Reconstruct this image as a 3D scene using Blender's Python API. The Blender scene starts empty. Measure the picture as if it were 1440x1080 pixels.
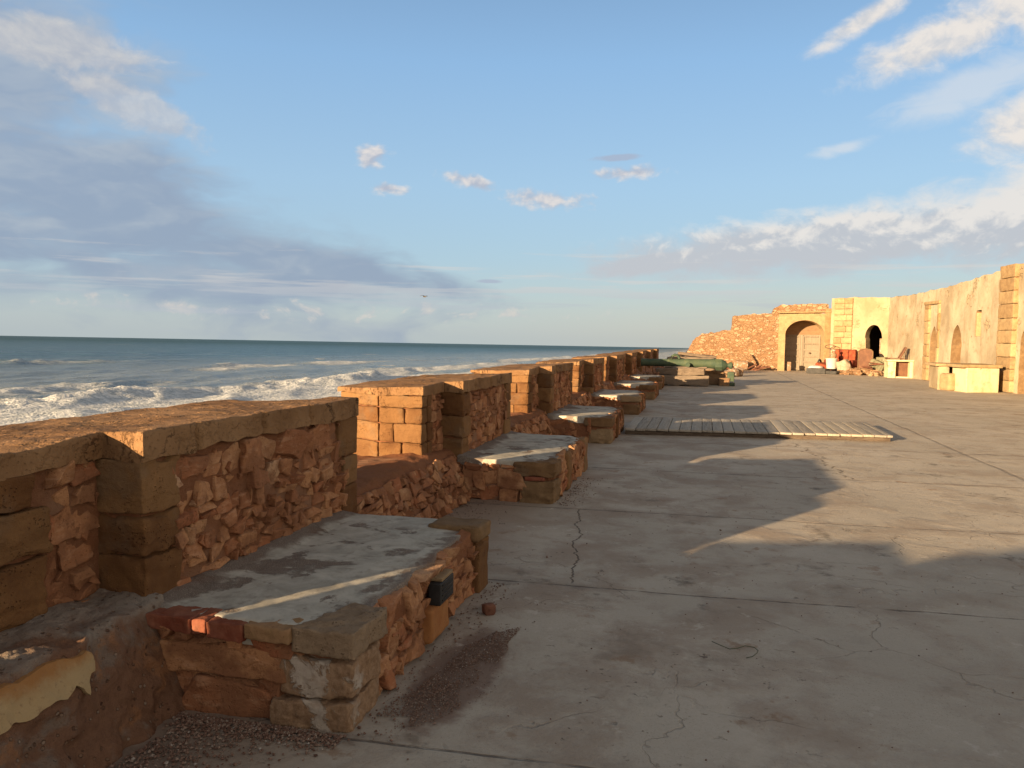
import bpy, math, random
import numpy as np
from mathutils import Matrix, Vector
from mathutils.geometry import delaunay_2d_cdt
R = math.radians
rng = np.random.default_rng(7)
random.seed(7)
scene = bpy.context.scene
col = scene.collection

# ------------------------------------------------------------------ numpy noise
def _h(i, j, k, s):
    n = (i * 374761393 + j * 668265263 + k * 2147483647 + s * 144665) & 0xFFFFFFFF
    n = ((n ^ (n >> 13)) * 1274126177) & 0xFFFFFFFF
    n = ((n ^ (n >> 15)) * 2246822519) & 0xFFFFFFFF
    return ((n ^ (n >> 16)) & 0xFFFFFF) / float(0xFFFFFF)

def vnoise(p, s=0):
    p = np.asarray(p, float)
    i = np.floor(p).astype(np.int64); f = p - i; u = f * f * (3 - 2 * f)
    r = 0
    for a in (0, 1):
        for b in (0, 1):
            for c in (0, 1):
                w = (u[:, 0] if a else 1 - u[:, 0]) * (u[:, 1] if b else 1 - u[:, 1]) * (u[:, 2] if c else 1 - u[:, 2])
                r = r + w * _h(i[:, 0] + a, i[:, 1] + b, i[:, 2] + c, s)
    return r * 2 - 1

def fbm(p, sc=1., oct=4, s=0, gain=.5):
    p = np.asarray(p, float) * sc; r = 0; a = 1; t = 0
    for o in range(oct):
        r = r + a * vnoise(p, s + o * 17); t += a; a *= gain; p = p * 2.03 + 5.1
    return r / t

def vec_noise(p, sc, oct=3, s=0):
    return np.stack([fbm(p, sc, oct, s), fbm(p, sc, oct, s + 101), fbm(p, sc, oct, s + 202)], 1)

# ------------------------------------------------------------------ mesh container
class MB:
    def __init__(self): self.v = []; self.f = []; self.m = []; self.var = []; self.n = 0
    def add(self, v, f, mat=0, var=None):
        v = np.asarray(v, float)
        self.v.append(v)
        for q in f: self.f.append(tuple(int(x) + self.n for x in q))
        self.m.extend([mat] * len(f))
        self.var.append(np.full(len(v), rng.random() if var is None else var))
        self.n += len(v)
        return self
    def build(self, name, mats, parent=None, smooth=40, rest=None):
        me = bpy.data.meshes.new(name)
        V = np.concatenate(self.v); 
        me.from_pydata(V.tolist(), [], self.f)
        if not isinstance(mats, (list, tuple)): mats = [mats]
        for m in mats: me.materials.append(m)
        me.polygons.foreach_set('material_index', self.m)
        a = me.attributes.new('rest', 'FLOAT_VECTOR', 'POINT'); a.data.foreach_set('vector', (V if rest is None else rest).astype(np.float32).ravel())
        a = me.attributes.new('var', 'FLOAT', 'POINT'); a.data.foreach_set('value', np.concatenate(self.var).astype(np.float32))
        if smooth: 
            me.polygons.foreach_set('use_smooth', [True] * len(me.polygons))
            if smooth < 180: me.set_sharp_from_angle(angle=R(smooth))
        me.update(); me.validate()
        o = bpy.data.objects.new(name, me); col.objects.link(o)
        if parent: o.parent = parent; o.matrix_parent_inverse = parent.matrix_basis.inverted()
        return o

def tag(o, label=None, cat=None, group=None, kind=None):
    if label: o['label'] = label
    if cat: o['category'] = cat
    if group: o['group'] = group
    if kind: o['kind'] = kind
    return o

def empty(name, loc, label, cat, group=None, rz=0):
    o = bpy.data.objects.new(name, None); col.objects.link(o); o.location = loc; o.rotation_euler = (0, 0, rz); o.empty_display_size = .1
    o.matrix_basis = Matrix.Translation(loc) @ Matrix.Rotation(rz, 4, 'Z')
    return tag(o, label, cat, group)

# ------------------------------------------------------------------ shapes
def axis_pts(L, seg, b):
    h = L / 2; b = min(b, h * .9)
    n = max(1, int(round((L - 2 * b) / seg)))
    inner = np.linspace(-h + b, h - b, n + 1)
    e = [-h, -h + b * .4] ; 
    return np.concatenate([e, inner, [h - b * .4, h]])

def rbox_raw(size, seg, b):
    sx, sy, sz = size
    X, Y, Z = axis_pts(sx, seg, b), axis_pts(sy, seg, b), axis_pts(sz, seg, b)
    V = []; F = []; off = 0
    def grid(A, B, fix, order, flip):
        nonlocal off
        a, bb = np.meshgrid(A, B, indexing='ij'); P = np.zeros((a.size, 3))
        P[:, order[0]] = a.ravel(); P[:, order[1]] = bb.ravel(); P[:, order[2]] = fix
        n, m = len(A), len(B)
        idx = (np.arange(n - 1)[:, None] * m + np.arange(m - 1)[None]).ravel() + off
        q = np.stack([idx, idx + m, idx + m + 1, idx + 1], 1)
        if flip: q = q[:, ::-1]
        V.append(P); F.append(q); off += a.size
    grid(X, Y, sz / 2, (0, 1, 2), False); grid(X, Y, -sz / 2, (0, 1, 2), True)
    grid(Y, Z, sx / 2, (1, 2, 0), False); grid(Y, Z, -sx / 2, (1, 2, 0), True)
    grid(Z, X, sy / 2, (2, 0, 1), False); grid(Z, X, -sy / 2, (2, 0, 1), True)
    V = np.concatenate(V); F = np.concatenate(F)
    key = np.round(V * 1e5).astype(np.int64)
    _, first, inv = np.unique(key, axis=0, return_index=True, return_inverse=True)
    inv = inv.ravel()
    V = V[first]; F = inv[F]
    b = min(b, min(size) / 2 * .9)
    lim = np.array(size) / 2 - b
    c = np.clip(V, -lim, lim); d = V - c; L = np.linalg.norm(d, axis=1, keepdims=True)
    V = np.where(L > 1e-9, c + d / np.maximum(L, 1e-9) * b, V)
    return V, F

def rough(V, amp, sc, s=0, amp2=0, sc2=0):
    if amp: V = V + amp * vec_noise(V, sc, 3, s)
    if amp2: V = V + amp2 * vec_noise(V, sc2, 2, s + 5)
    return V

def block(mb, c, size, seg=.03, b=.012, amp=.004, sc=9, rz=0, rot=None, mat=0, var=None, s=None):
    V, F = rbox_raw(size, seg, b)
    if rot is not None: V = V @ np.array(rot.to_3x3()).T
    elif rz:
        M = np.array(Matrix.Rotation(rz, 3, 'Z')); V = V @ M.T
    V = V + np.array(c)
    if s is None: s = int(rng.integers(0, 9999))
    V = rough(V, amp, sc, s, amp * .4, sc * 3.5)
    mb.add(V, F, mat, var)

def hexa(mb, P, zb, zt, seg=.03, b=.015, amp=.004, sc=8, mat=0, var=None, s=None, lam=0):
    """P: four plan points counter-clockwise (00,10,11,01); zb/zt scalar or four values"""
    P = np.array(P, float); zb = np.broadcast_to(zb, 4).astype(float); zt = np.broadcast_to(zt, 4).astype(float)
    Lx = (np.linalg.norm(P[1] - P[0]) + np.linalg.norm(P[2] - P[3])) / 2; Ly = (np.linalg.norm(P[3] - P[0]) + np.linalg.norm(P[2] - P[1])) / 2
    Lz = float(np.mean(zt - zb))
    V, F = rbox_raw((Lx, Ly, Lz), seg, b)
    u = V[:, 0] / Lx + .5; v = V[:, 1] / Ly + .5; w = V[:, 2] / Lz + .5
    W = np.stack([(1 - u) * (1 - v), u * (1 - v), u * v, (1 - u) * v], 1)
    xy = W @ P; z0 = W @ zb; z1 = W @ zt
    V = np.column_stack([xy, z0 + (z1 - z0) * w])
    if s is None: s = int(rng.integers(0, 9999))
    V = rough(V, amp, sc, s, amp * .4, sc * 3.5)
    if amp >= .01:
        e = np.sort(np.abs(np.column_stack([u * 2 - 1, v * 2 - 1, w * 2 - 1])), axis=1)[:, 1]
        ch_ = np.clip((e - .78) / .2, 0, 1) * np.clip(fbm(V, 8., 4, s + 31) + .02, 0, .45)
        cen = V.mean(0); dd = cen - V; dd /= np.maximum(np.linalg.norm(dd, axis=1, keepdims=True), 1e-6); V = V + dd * (ch_ * min(.12, .3 * min(Lx, Ly, Lz)))[:, None]
    if lam:
        q = np.column_stack([V[:, 0] * 3, V[:, 1] * 3, V[:, 2] * 34 + .5 * np.sin(V[:, 0] * 9 + V[:, 1] * 7)])
        d = V[:, :2] - V[:, :2].mean(0); d = d / np.maximum(np.abs(d).max(0), 1e-6); L = np.abs(d).max(1, keepdims=True)
        V[:, :2] += d * np.clip(L - .8, 0, .2) * 5 * lam * fbm(q, 1., 3, s + 9)[:, None]
    mb.add(V, F, mat, var)

def inpoly(p, poly):
    x, y = p[:, 0], p[:, 1]; c = np.zeros(len(p), bool); n = len(poly); j = n - 1
    for i in range(n):
        xi, yi = poly[i]; xj, yj = poly[j]
        if yi != yj:
            c ^= ((yi > y) != (yj > y)) & (x < (xj - xi) * (y - yi) / (yj - yi) + xi)
        j = i
    return c

def dense(poly, seg):
    out = []
    n = len(poly)
    for i in range(n):
        a, b = np.array(poly[i], float), np.array(poly[(i + 1) % n], float)
        k = max(1, int(math.ceil(np.linalg.norm(b - a) / seg)))
        for t in range(k): out.append(a + (b - a) * t / k)
    return np.array(out)

def tri_region(outer, holes, seg, jit=.3):
    """outer & holes already dense loops. -> pts, tris"""
    loops = [outer] + list(holes)
    pts = np.concatenate(loops); edges = []; o = 0
    for L in loops:
        n = len(L); edges += [(o + i, o + (i + 1) % n) for i in range(n)]; o += n
    lo, hi = outer.min(0), outer.max(0)
    gx, gy = np.meshgrid(np.arange(lo[0] + seg / 2, hi[0], seg), np.arange(lo[1] + seg / 2, hi[1], seg))
    g = np.column_stack([gx.ravel(), gy.ravel()]); g = g + (rng.random(g.shape) - .5) * seg * jit
    k = inpoly(g, outer)
    for h in holes: k &= ~inpoly(g, h)
    g = g[k]
    # drop grid points too close to the boundary
    if len(g):
        keep = np.ones(len(g), bool)
        for ch in range(0, len(g), 4000):
            d = ((g[ch:ch + 4000, None, :] - pts[None]) ** 2).sum(2).min(1); keep[ch:ch + 4000] = d > (seg * .55) ** 2
        g = g[keep]
    allp = np.concatenate([pts, g]) if len(g) else pts
    res = delaunay_2d_cdt([Vector(p) for p in allp], edges, [], 0, 1e-7)
    P = np.array([tuple(v) for v in res[0]]); T = [tuple(f) for f in res[2]]
    c = np.array([P[list(t)].mean(0) for t in T])
    k = inpoly(c, outer)
    for h in holes: k &= ~inpoly(c, h)
    T = [t for t, q in zip(T, k) if q]
    return P, T

def prism(mb, poly, zb, ztop, seg=.03, b=.015, amp=.005, sc=7, mat=0, var=None, s=None, top=True):
    """solid over a CCW plan polygon; ztop a function of (n,2) points"""
    D = dense(poly, seg); n = len(D)
    tang = np.roll(D, -1, 0) - np.roll(D, 1, 0); nor = np.column_stack([tang[:, 1], -tang[:, 0]]); nor /= np.maximum(np.linalg.norm(nor, axis=1, keepdims=True), 1e-9)
    ins = D - nor * b
    zt = ztop(D)
    nz = max(1, int(round(float(np.mean(zt) - zb) / seg)))
    rings = []
    for k in range(nz + 1):
        t = k / nz; rings.append(np.column_stack([D, zb + (zt - b - zb) * t]))
    rings.append(np.column_stack([D - nor * b * .3, zt - b * .3]))
    V = np.concatenate(rings); F = []
    for k in range(len(rings) - 1):
        o = k * n
        for i in range(n):
            j = (i + 1) % n; F.append((o + i, o + j, o + n + j, o + n + i))
    if top:
        P, T = tri_region(ins, [], seg)
        o = len(V); lastring = (len(rings) - 1) * n
        V = np.concatenate([V, np.column_stack([P, ztop(P)])])
        for t in T:
            a, bb, c = P[t[0]], P[t[1]], P[t[2]]
            if (bb[0] - a[0]) * (c[1] - a[1]) - (bb[1] - a[1]) * (c[0] - a[0]) < 0: t = t[::-1]
            F.append(tuple(x + o for x in t))
        # CDT keeps input order for boundary verts
        for i in range(n):
            j = (i + 1) % n; F.append((lastring + i, lastring + j, o + j, o + i))
    if s is None: s = int(rng.integers(0, 9999))
    V = rough(V, amp, sc, s, amp * .4, sc * 3.5)
    mb.add(V, F, mat, var)

def plate(mb, outer, holes, org, U, N, depth, seg=.1, hole_depth=None, mat=0, hmat=None, amp=.01, sc=3, var=None, s=3):
    """wall standing on the line org + u*U, outline in (u,z), front face at org, body behind (-N)"""
    U = np.array(U, float); N = np.array(N, float)
    oD = dense(outer, seg); hD = [dense(h, min(seg, .12)) for h in holes]
    P, T = tri_region(oD, hD, seg)
    def w(p, d): return np.array(org) + p[:, :1] * np.r_[U, 0][None] + np.column_stack([np.zeros((len(p), 2)), p[:, 1]]) + np.r_[N, 0][None] * d
    V = w(P, 0); V = rough(V, amp, sc, s, amp * .4, sc * 3)
    F = []
    side = np.cross(np.r_[U, 0], [0, 0, 1]) @ np.r_[N, 0]      # >0 : CCW in (u,z) looks along N
    for t in T:
        a, b, c = P[t[0]], P[t[1]], P[t[2]]
        ccw = (b[0] - a[0]) * (c[1] - a[1]) - (b[1] - a[1]) * (c[0] - a[0]) > 0
        F.append(t if ccw == (side > 0) else t[::-1])
    mb.add(V, F, mat, var); 
    def sides(start, L, d, m):
        n = len(L); steps = max(1, int(round(d / max(seg, .1))))
        front = V[start:start + n]
        rows = [front] + [front - np.r_[N, 0][None] * (d * k / steps) for k in range(1, steps + 1)]
        VV = np.concatenate(rows); FF = []
        for k in range(steps):
            for i in range(n):
                j = (i + 1) % n; FF.append((k * n + i, k * n + j, (k + 1) * n + j, (k + 1) * n + i))
        mb.add(VV, FF, m, var)
    sides(0, oD, depth, mat)
    o = len(oD)
    for h in hD:
        sides(o, h, hole_depth or depth, mat if hmat is None else hmat); o += len(h)

def lathe(mb, prof, c, axis='Z', n=20, mat=0, var=None, amp=0, sc=8, M=None, scale=(1, 1)):
    V = []; F = []
    for r, z in prof:
        for k in range(n):
            a = 2 * math.pi * k / n; V.append((r * math.cos(a) * scale[0], r * math.sin(a) * scale[1], z))
    m = len(prof)
    for i in range(m - 1):
        for k in range(n):
            j = (k + 1) % n; F.append((i * n + k, i * n + j, (i + 1) * n + j, (i + 1) * n + k))
    F.append(tuple(range(n))[::-1]); F.append(tuple((m - 1) * n + k for k in range(n)))
    V = np.array(V)
    if M is not None: V = V @ np.array(M.to_3x3()).T
    V = V + np.array(c)
    V = rough(V, amp, sc, 11)
    mb.add(V, F, mat, var)

def tube(mb, pts, r, n=8, mat=0, var=None):
    pts = [np.array(p, float) for p in pts]; V = []; F = []
    for i, p in enumerate(pts):
        d = pts[min(i + 1, len(pts) - 1)] - pts[max(i - 1, 0)]; d /= np.linalg.norm(d)
        a = np.cross(d, [0, 0, 1.]) if abs(d[2]) < .9 else np.cross(d, [1., 0, 0]); a /= np.linalg.norm(a); bq = np.cross(d, a)
        rr = r if np.isscalar(r) else r[i]
        for k in range(n):
            t = 2 * math.pi * k / n; V.append(p + rr * (math.cos(t) * a + math.sin(t) * bq))
    for i in range(len(pts) - 1):
        for k in range(n):
            j = (k + 1) % n; F.append((i * n + k, i * n + j, (i + 1) * n + j, (i + 1) * n + k))
    F.append(tuple(range(n))[::-1]); F.append(tuple((len(pts) - 1) * n + k for k in range(n)))
    mb.add(np.array(V), F, mat, var)

def stone(mb, c, size, s=None, mat=0, var=None, rz=None, seg=None, amp=.16):
    size = np.array(size, float)
    if s is None: s = int(rng.integers(0, 99999))
    V, F = rbox_raw((1, 1, 1), seg or .2, .33)
    V = V + amp * vec_noise(V + s * 1.37, 1.9, 3, s)
    V = V * size
    a = rng.random() * 6.28 if rz is None else rz
    M = np.array(Matrix.Rotation(a, 3, 'Z')); V = V @ M.T
    mb.add(V + np.array(c), F, mat, var)

def warp_stone(w, h, d, seg, s):
    V, F = rbox_raw((1, 1, 1), min(.5, max(.07, seg / max(min(w, h), .03))), .10)
    r = np.random.default_rng(s); off = (r.random((2, 2, 2, 3)) - .5) * np.array([.55, .6, .7])
    t = V + .5; D = 0
    for a in (0, 1):
        for b in (0, 1):
            for c in (0, 1):
                wt = (t[:, 0] if a else 1 - t[:, 0]) * (t[:, 1] if b else 1 - t[:, 1]) * (t[:, 2] if c else 1 - t[:, 2]); D = D + wt[:, None] * off[a, b, c]
    V = (V + D) * [w, h, d]
    m = min(w, h)
    return V + m * .11 * vec_noise(V / m + s * .37, 1.9, 3, s % 977) + m * .06 * vec_noise(V / m, 5.5, 3, s % 911), F

def stone_face(mb, org, U, Vv, N, W_, H_, seg, mat=1, size=1., proud=.02, skip=.07):
    U, Vv, N, org = [np.array(q, float) for q in (U, Vv, N, org)]
    def put(u, v, w, h, ang, pr):
        u0, u1, v0, v1 = max(u - w / 2, .01), min(u + w / 2, W_ - .01), max(v - h / 2, .005), min(v + h / 2, H_ - .005)
        if u1 - u0 < .025 or v1 - v0 < .02: return
        u, w, v, h = (u0 + u1) / 2, u1 - u0, (v0 + v1) / 2, v1 - v0
        if w < .6 * h: ang *= .3
        d = .07 + .03 * rng.random()
        V, F = warp_stone(w, h, d, seg, int(rng.integers(0, 99999)))
        c, sn = math.cos(ang), math.sin(ang)
        a = V[:, 0] * c - V[:, 1] * sn + u; b = V[:, 0] * sn + V[:, 1] * c + v
        mb.add(org + a[:, None] * U + b[:, None] * Vv + (V[:, 2] - d / 2 + pr)[:, None] * N, F if np.cross(U, Vv) @ N > 0 else F[:, ::-1], mat)
    v = 0.
    while v < H_ - .03:
        h = (.055 + .085 * rng.random()) * size
        if H_ - v - h < .05: h = H_ - v
        u = -.06 * rng.random()
        while u < W_:
            w = h * (.75 + 1.5 * rng.random() ** 1.5)
            r = rng.random()
            if r > skip:
                if r < .3 and h > .075:
                    k = .4 + .2 * rng.random()
                    put(u + w / 2, v + h * k / 2, w * .94, h * k * .92, .25 * (rng.random() - .5), proud * (.1 + rng.random())); put(u + w / 2, v + h * (1 + k) / 2, w * .9, h * (1 - k) * .92, .25 * (rng.random() - .5), proud * (.1 + rng.random()))
                else:
                    put(u + w / 2, v + h / 2 + .02 * (rng.random() - .5), w * (.9 + .12 * rng.random()), h * (.88 + .2 * rng.random()), .32 * (rng.random() - .5), proud * (rng.random() * 1.5 - .1))
            u += w
        for _ in range(int(W_ * 7)):
            q = .02 + .025 * rng.random(); put(W_ * rng.random(), v + h * rng.random(), q * 1.3, q, rng.random() * 3, proud * .7 * rng.random())
        v += h

# ------------------------------------------------------------------ node helpers
TREE = None
def nd(t, **kw):
    n = TREE.nodes.new(t)
    for k, v in kw.items(): setattr(n, k, v)
    return n
def plug(inp, v):
    if isinstance(v, K): v = v.s
    if isinstance(v, bpy.types.NodeSocket): TREE.links.new(v, inp)
    elif v is not None:
        if hasattr(inp, 'default_value'):
            try: inp.default_value = v
            except Exception: inp.default_value = (*v, 1) if len(v) == 3 else v[:3]
class K:
    def __init__(s, so): s.s = so
    def __add__(a, b): return M('ADD', a, b)
    __radd__ = __add__
    def __sub__(a, b): return M('SUBTRACT', a, b)
    def __rsub__(a, b): return M('SUBTRACT', b, a)
    def __mul__(a, b): return M('MULTIPLY', a, b)
    __rmul__ = __mul__
    def __truediv__(a, b): return M('DIVIDE', a, b)
def M(op, a, b=None, c=None, clamp=False):
    n = nd('ShaderNodeMath', operation=op, use_clamp=clamp)
    for i, x in enumerate((a, b, c)):
        if x is not None: plug(n.inputs[i], x)
    return K(n.outputs[0])
def mx(a, b): return M('MAXIMUM', a, b)
def mn(a, b): return M('MINIMUM', a, b)
def VM(op, a, b=None):
    n = nd('ShaderNodeVectorMath', operation=op); plug(n.inputs[0], a)
    if b is not None:
        if op == 'SCALE': plug(n.inputs['Scale'], b)
        else: plug(n.inputs[1], b)
    return K(n.outputs['Value'] if op in ('DOT_PRODUCT', 'LENGTH', 'DISTANCE') else n.outputs[0])
def sep(v): n = nd('ShaderNodeSeparateXYZ'); plug(n.inputs[0], v); return K(n.outputs[0]), K(n.outputs[1]), K(n.outputs[2])
def comb(x, y, z):
    n = nd('ShaderNodeCombineXYZ')
    for i, q in enumerate((x, y, z)): plug(n.inputs[i], q)
    return K(n.outputs[0])
def noise(v, sc, det=4, ro=.55, dist=0):
    n = nd('ShaderNodeTexNoise'); plug(n.inputs['Vector'], v); n.inputs['Scale'].default_value = sc; n.inputs['Detail'].default_value = det
    n.inputs['Roughness'].default_value = ro; n.inputs['Distortion'].default_value = dist
    return K(n.outputs['Fac'])
def noisec(v, sc, det=3):
    n = nd('ShaderNodeTexNoise'); plug(n.inputs['Vector'], v); n.inputs['Scale'].default_value = sc; n.inputs['Detail'].default_value = det
    return K(n.outputs['Color'])
def voro(v, sc, feature='F1', rand=1.):
    n = nd('ShaderNodeTexVoronoi', feature=feature); plug(n.inputs['Vector'], v); n.inputs['Scale'].default_value = sc; n.inputs['Randomness'].default_value = rand
    return n
def sm(x, a, b, lo=0., hi=1.):
    n = nd('ShaderNodeMapRange', interpolation_type='SMOOTHSTEP'); plug(n.inputs[0], x)
    for i, q in zip((1, 2, 3, 4), (a, b, lo, hi)): plug(n.inputs[i], q)
    return K(n.outputs[0])
def lin(x, a, b, lo=0., hi=1.):
    n = nd('ShaderNodeMapRange'); plug(n.inputs[0], x)
    for i, q in zip((1, 2, 3, 4), (a, b, lo, hi)): plug(n.inputs[i], q)
    return K(n.outputs[0])
def ramp(f, stops, interp='LINEAR'):
    n = nd('ShaderNodeValToRGB'); plug(n.inputs[0], f); cr = n.color_ramp; cr.interpolation = interp
    while len(cr.elements) < len(stops): cr.elements.new(.5)
    for e, (p, c) in zip(cr.elements, stops): e.position = p; e.color = (*c, 1)
    return K(n.outputs[0])
def mix(f, a, b, bt='MIX'):
    n = nd('ShaderNodeMix', data_type='RGBA', blend_type=bt); plug(n.inputs[0], f)
    for i, q in ((6, a), (7, b)):
        if isinstance(q, tuple): q = (*q, 1)
        plug(n.inputs[i], q)
    return K(n.outputs[2])
def mixf(f, a, b):
    n = nd('ShaderNodeMix'); plug(n.inputs[0], f); plug(n.inputs[2], a); plug(n.inputs[3], b); return K(n.outputs[0])
def attr(name):
    n = nd('ShaderNodeAttribute', attribute_name=name); return n
def REST(): return K(attr('rest').outputs['Vector'])
def VAR(): return K(attr('var').outputs['Fac'])
def bump(h, st=.5, d=.01, nrm=None):
    n = nd('ShaderNodeBump'); n.inputs['Strength'].default_value = st; n.inputs['Distance'].default_value = d; plug(n.inputs['Height'], h)
    if nrm: plug(n.inputs['Normal'], nrm)
    return K(n.outputs[0])
def mat(name, fn):
    global TREE
    m = bpy.data.materials.new(name); m.use_nodes = True; TREE = m.node_tree
    b = TREE.nodes['Principled BSDF']; out = TREE.nodes['Material Output']
    r = fn()
    plug(b.inputs['Base Color'], r['c'] if not isinstance(r['c'], tuple) else (*r['c'], 1)); plug(b.inputs['Roughness'], r.get('r', .9))
    b.inputs['Specular IOR Level'].default_value = r.get('spec', .25)
    if 'n' in r: plug(b.inputs['Normal'], r['n'])
    if 'm' in r: plug(b.inputs['Metallic'], r['m'])
    if 'disp' in r:
        d = nd('ShaderNodeDisplacement'); d.inputs['Midlevel'].default_value = 0; d.inputs['Scale'].default_value = 1; plug(d.inputs['Height'], r['disp'])
        TREE.links.new(d.outputs[0], out.inputs['Displacement']); m.displacement_method = 'BOTH'
    return m

# ------------------------------------------------------------------ materials
def rubble(sc=6.5, zs=1.35, amp=.03, cols=None, mortar=((.17, .08, .045), (.28, .155, .095)), mfill=(.01, .15), fine=1., smallmix=True):
    cols = cols or [(0, (.27, .115, .062)), (.2, (.42, .225, .13)), (.45, (.5, .3, .185)), (.65, (.37, .165, .09)), (.85, (.52, .335, .21)), (1, (.6, .43, .29))]
    def fn():
        p = REST()
        q = VM('ADD', p, VM('SCALE', VM('SUBTRACT', noisec(p, 4.5, 5), (.5, .5, .5)), .22))
        q = VM('MULTIPLY', q, (1., 1., zs))
        f1 = voro(q, sc); e1 = K(voro(q, sc, 'DISTANCE_TO_EDGE').outputs['Distance'])
        c1 = K(f1.outputs['Color']); r1, g1, b1 = sep(c1)
        loc = VM('SUBTRACT', q, K(f1.outputs['Position']))
        tilt = VM('DOT_PRODUCT', loc, VM('SUBTRACT', c1, (.5, .5, .5)))
        edge, cell, cell2 = e1, r1, g1
        if smallmix:
            s2 = sc * 2.15
            f2 = voro(VM('ADD', q, (3.3, 1.7, .4)), s2); e2 = K(voro(VM('ADD', q, (3.3, 1.7, .4)), s2, 'DISTANCE_TO_EDGE').outputs['Distance'])
            r2, g2, b2 = sep(K(f2.outputs['Color']))
            k = M('GREATER_THAN', b1, .66)
            edge = mixf(k, e1, mn(e2 * 1.1, e1)); cell = mixf(k, r1, r2); cell2 = mixf(k, g1, g2)
        n1 = noise(p, 14, 6, .65); n2 = noise(p, 55, 5, .7); n3 = noise(p, 3, 3)
        sunk = M('GREATER_THAN', cell2, .2)
        m = sm(edge + (n1 - .5) * .07, mfill[0], mfill[1]) * mixf(sunk, .35, 1.)
        h = m * (.25 + .6 * cell2) + tilt * m * (sc * .6) + (n1 - .5) * 1.25 + (n2 - .5) * .4
        cs = ramp(cell, cols)
        cs = mix(sm(n1, .35, .75), cs, mix(.6, cs, (.42, .3, .2)))
        cs = mix(sm(noise(p, 30, 4, .7), .5, .72) * .7, cs, (.14, .06, .035))
        cm = mix(n1, mortar[0], mortar[1])
        c = mix(sm(m, .15, .6), cm, cs)
        c = mix(sm(n3, .3, .7) * .4, c, mix(1., c, (.85, .66, .55), 'MULTIPLY')); c = mix(sm(noise(p, 4.2, 5, .65), .5, .66) * .6, c, cm)
        hole = sm(noise(p, 21, 3, .6), .7, .78)
        c = mix(hole * .6, c, (.10, .05, .03)); h = h - hole * .7
        c = mix(n2 * .5, c, mix(1., c, (.5, .45, .42), 'MULTIPLY'))
        return dict(c=c, r=.95, spec=.12, disp=h * amp * fine)
    return fn

def sandstone(base=(.235, .122, .05), dark=(.15, .072, .03), light=(.30, .168, .073), band=True, pit=1.):
    def fn():
        p = REST(); v = VAR()
        n1 = noise(p, 5, 5, .6); n2 = noise(p, 28, 6, .7); n3 = noise(p, 160, 3, .7)
        c = mix(sm(n1, .3, .72), dark, base); c = mix(sm(v, .45, 1.) * .75, c, light); c = mix(sm(v, .5, 0.) * .6, c, mix(1., c, (.72, .6, .52), 'MULTIPLY'))
        gr = sm(noise(VM('ADD', p, (3, 7, 2)), 2.6, 5, .65), .54, .68); c = mix(gr * .35, c, (.17, .135, .095)); sa = sm(noise(VM('ADD', p, (8, 2, 5)), 5.5, 6, .7), .58, .68); c = mix(sa * .4, c, mix(1., c, (1.4, 1.36, 1.3), 'MULTIPLY'))
        c = mix(sm(n2, .45, .8) * .55, c, dark)
        if band:
            x, y, z = sep(p)
            w = noise(comb(x * .7, y * .7, z * 14 + (n1 - .5) * 3), 3.2, 4, .6)
            c = mix(sm(w, .52, .75) * .45, c, mix(1., c, (.6, .5, .42), 'MULTIPLY'))
        else: w = n2
        pits = sm(K(voro(p, 70).outputs['Distance']), .12, .32)
        pm = sm(noise(p, 8, 3), .48, .62)
        hh = n2 * .5 + n3 * .22 + w * .35 + mixf(pm, 1., pits) * .45 * pit
        c = mix((1 - pits) * pm * .6, c, mix(1., c, (.45, .38, .33), 'MULTIPLY'))
        c = mix(n3 * .45, c, mix(1., c, (.6, .56, .52), 'MULTIPLY'))
        return dict(c=c, r=.93, spec=.15, n=bump(hh + n1 * .6, 1., .016))
    return fn

def limed():
    p = REST(); n1 = noise(p, 7, 6, .65, .4); n2 = noise(p, 40, 5, .7); n3 = noise(VM('ADD', p, (2, 9, 4)), 4, 4)
    c = mix(sm(n2, .3, .7), (.21, .125, .07), (.33, .215, .13))
    w = sm(n1, .5, .56) * sm(n3, .36, .5)
    c = mix(w * .85, c, mix(n2, (.36, .3, .24), (.52, .46, .385)))
    c = mix(sm(n3, .62, .7) * .6, c, (.15, .11, .07))
    return dict(c=c, r=.93, spec=.12, n=bump(n1 * .6 + n2 * .5 + w * .4, .9, .014))

def stonem():
    p = REST(); v = VAR(); n1 = noise(p, 9, 6, .65); n2 = noise(p, 45, 5, .7); n3 = noise(p, 3.3, 4, .6)
    x, y, z = sep(p)
    c = ramp(v, [(0, (.23, .112, .062)), (.15, (.32, .17, .097)), (.35, (.385, .225, .125)), (.5, (.29, .13, .072)), (.65, (.39, .235, .13)), (.85, (.43, .27, .155)), (.97, (.34, .225, .135)), (1, (.5, .385, .27))])
    c = mix(sm(n1, .44, .64) * .6, c, mix(n2, (.19, .095, .054), (.30, .165, .097)))
    c = mix(sm(n2, .5, .72) * .55, c, (.17, .085, .05))
    fl = noise(VM('ADD', comb(x * 6, y * 6, z * 22), comb(v * 40, v * 90, v * 13)), 1.5, 4, .65)
    c = mix(sm(fl, .5, .66) * .35, c, (.5, .36, .25))
    c = mix(sm(n3, .46, .6) * .8, c, mix(n2, (.155, .08, .046), (.27, .155, .095)))
    c = mix(sm(noise(p, 17, 5, .7), .56, .66) * .6, c, (.12, .062, .036))
    pits = sm(K(voro(p, 60).outputs['Distance']), .1, .3)
    c = mix(1., c, (1.1, .9, .76), 'MULTIPLY')
    return dict(c=c, r=.94, spec=.12, n=bump(n2 * .6 + fl * .5 + pits * .25 + n1 * .5, 1., .013))

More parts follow.
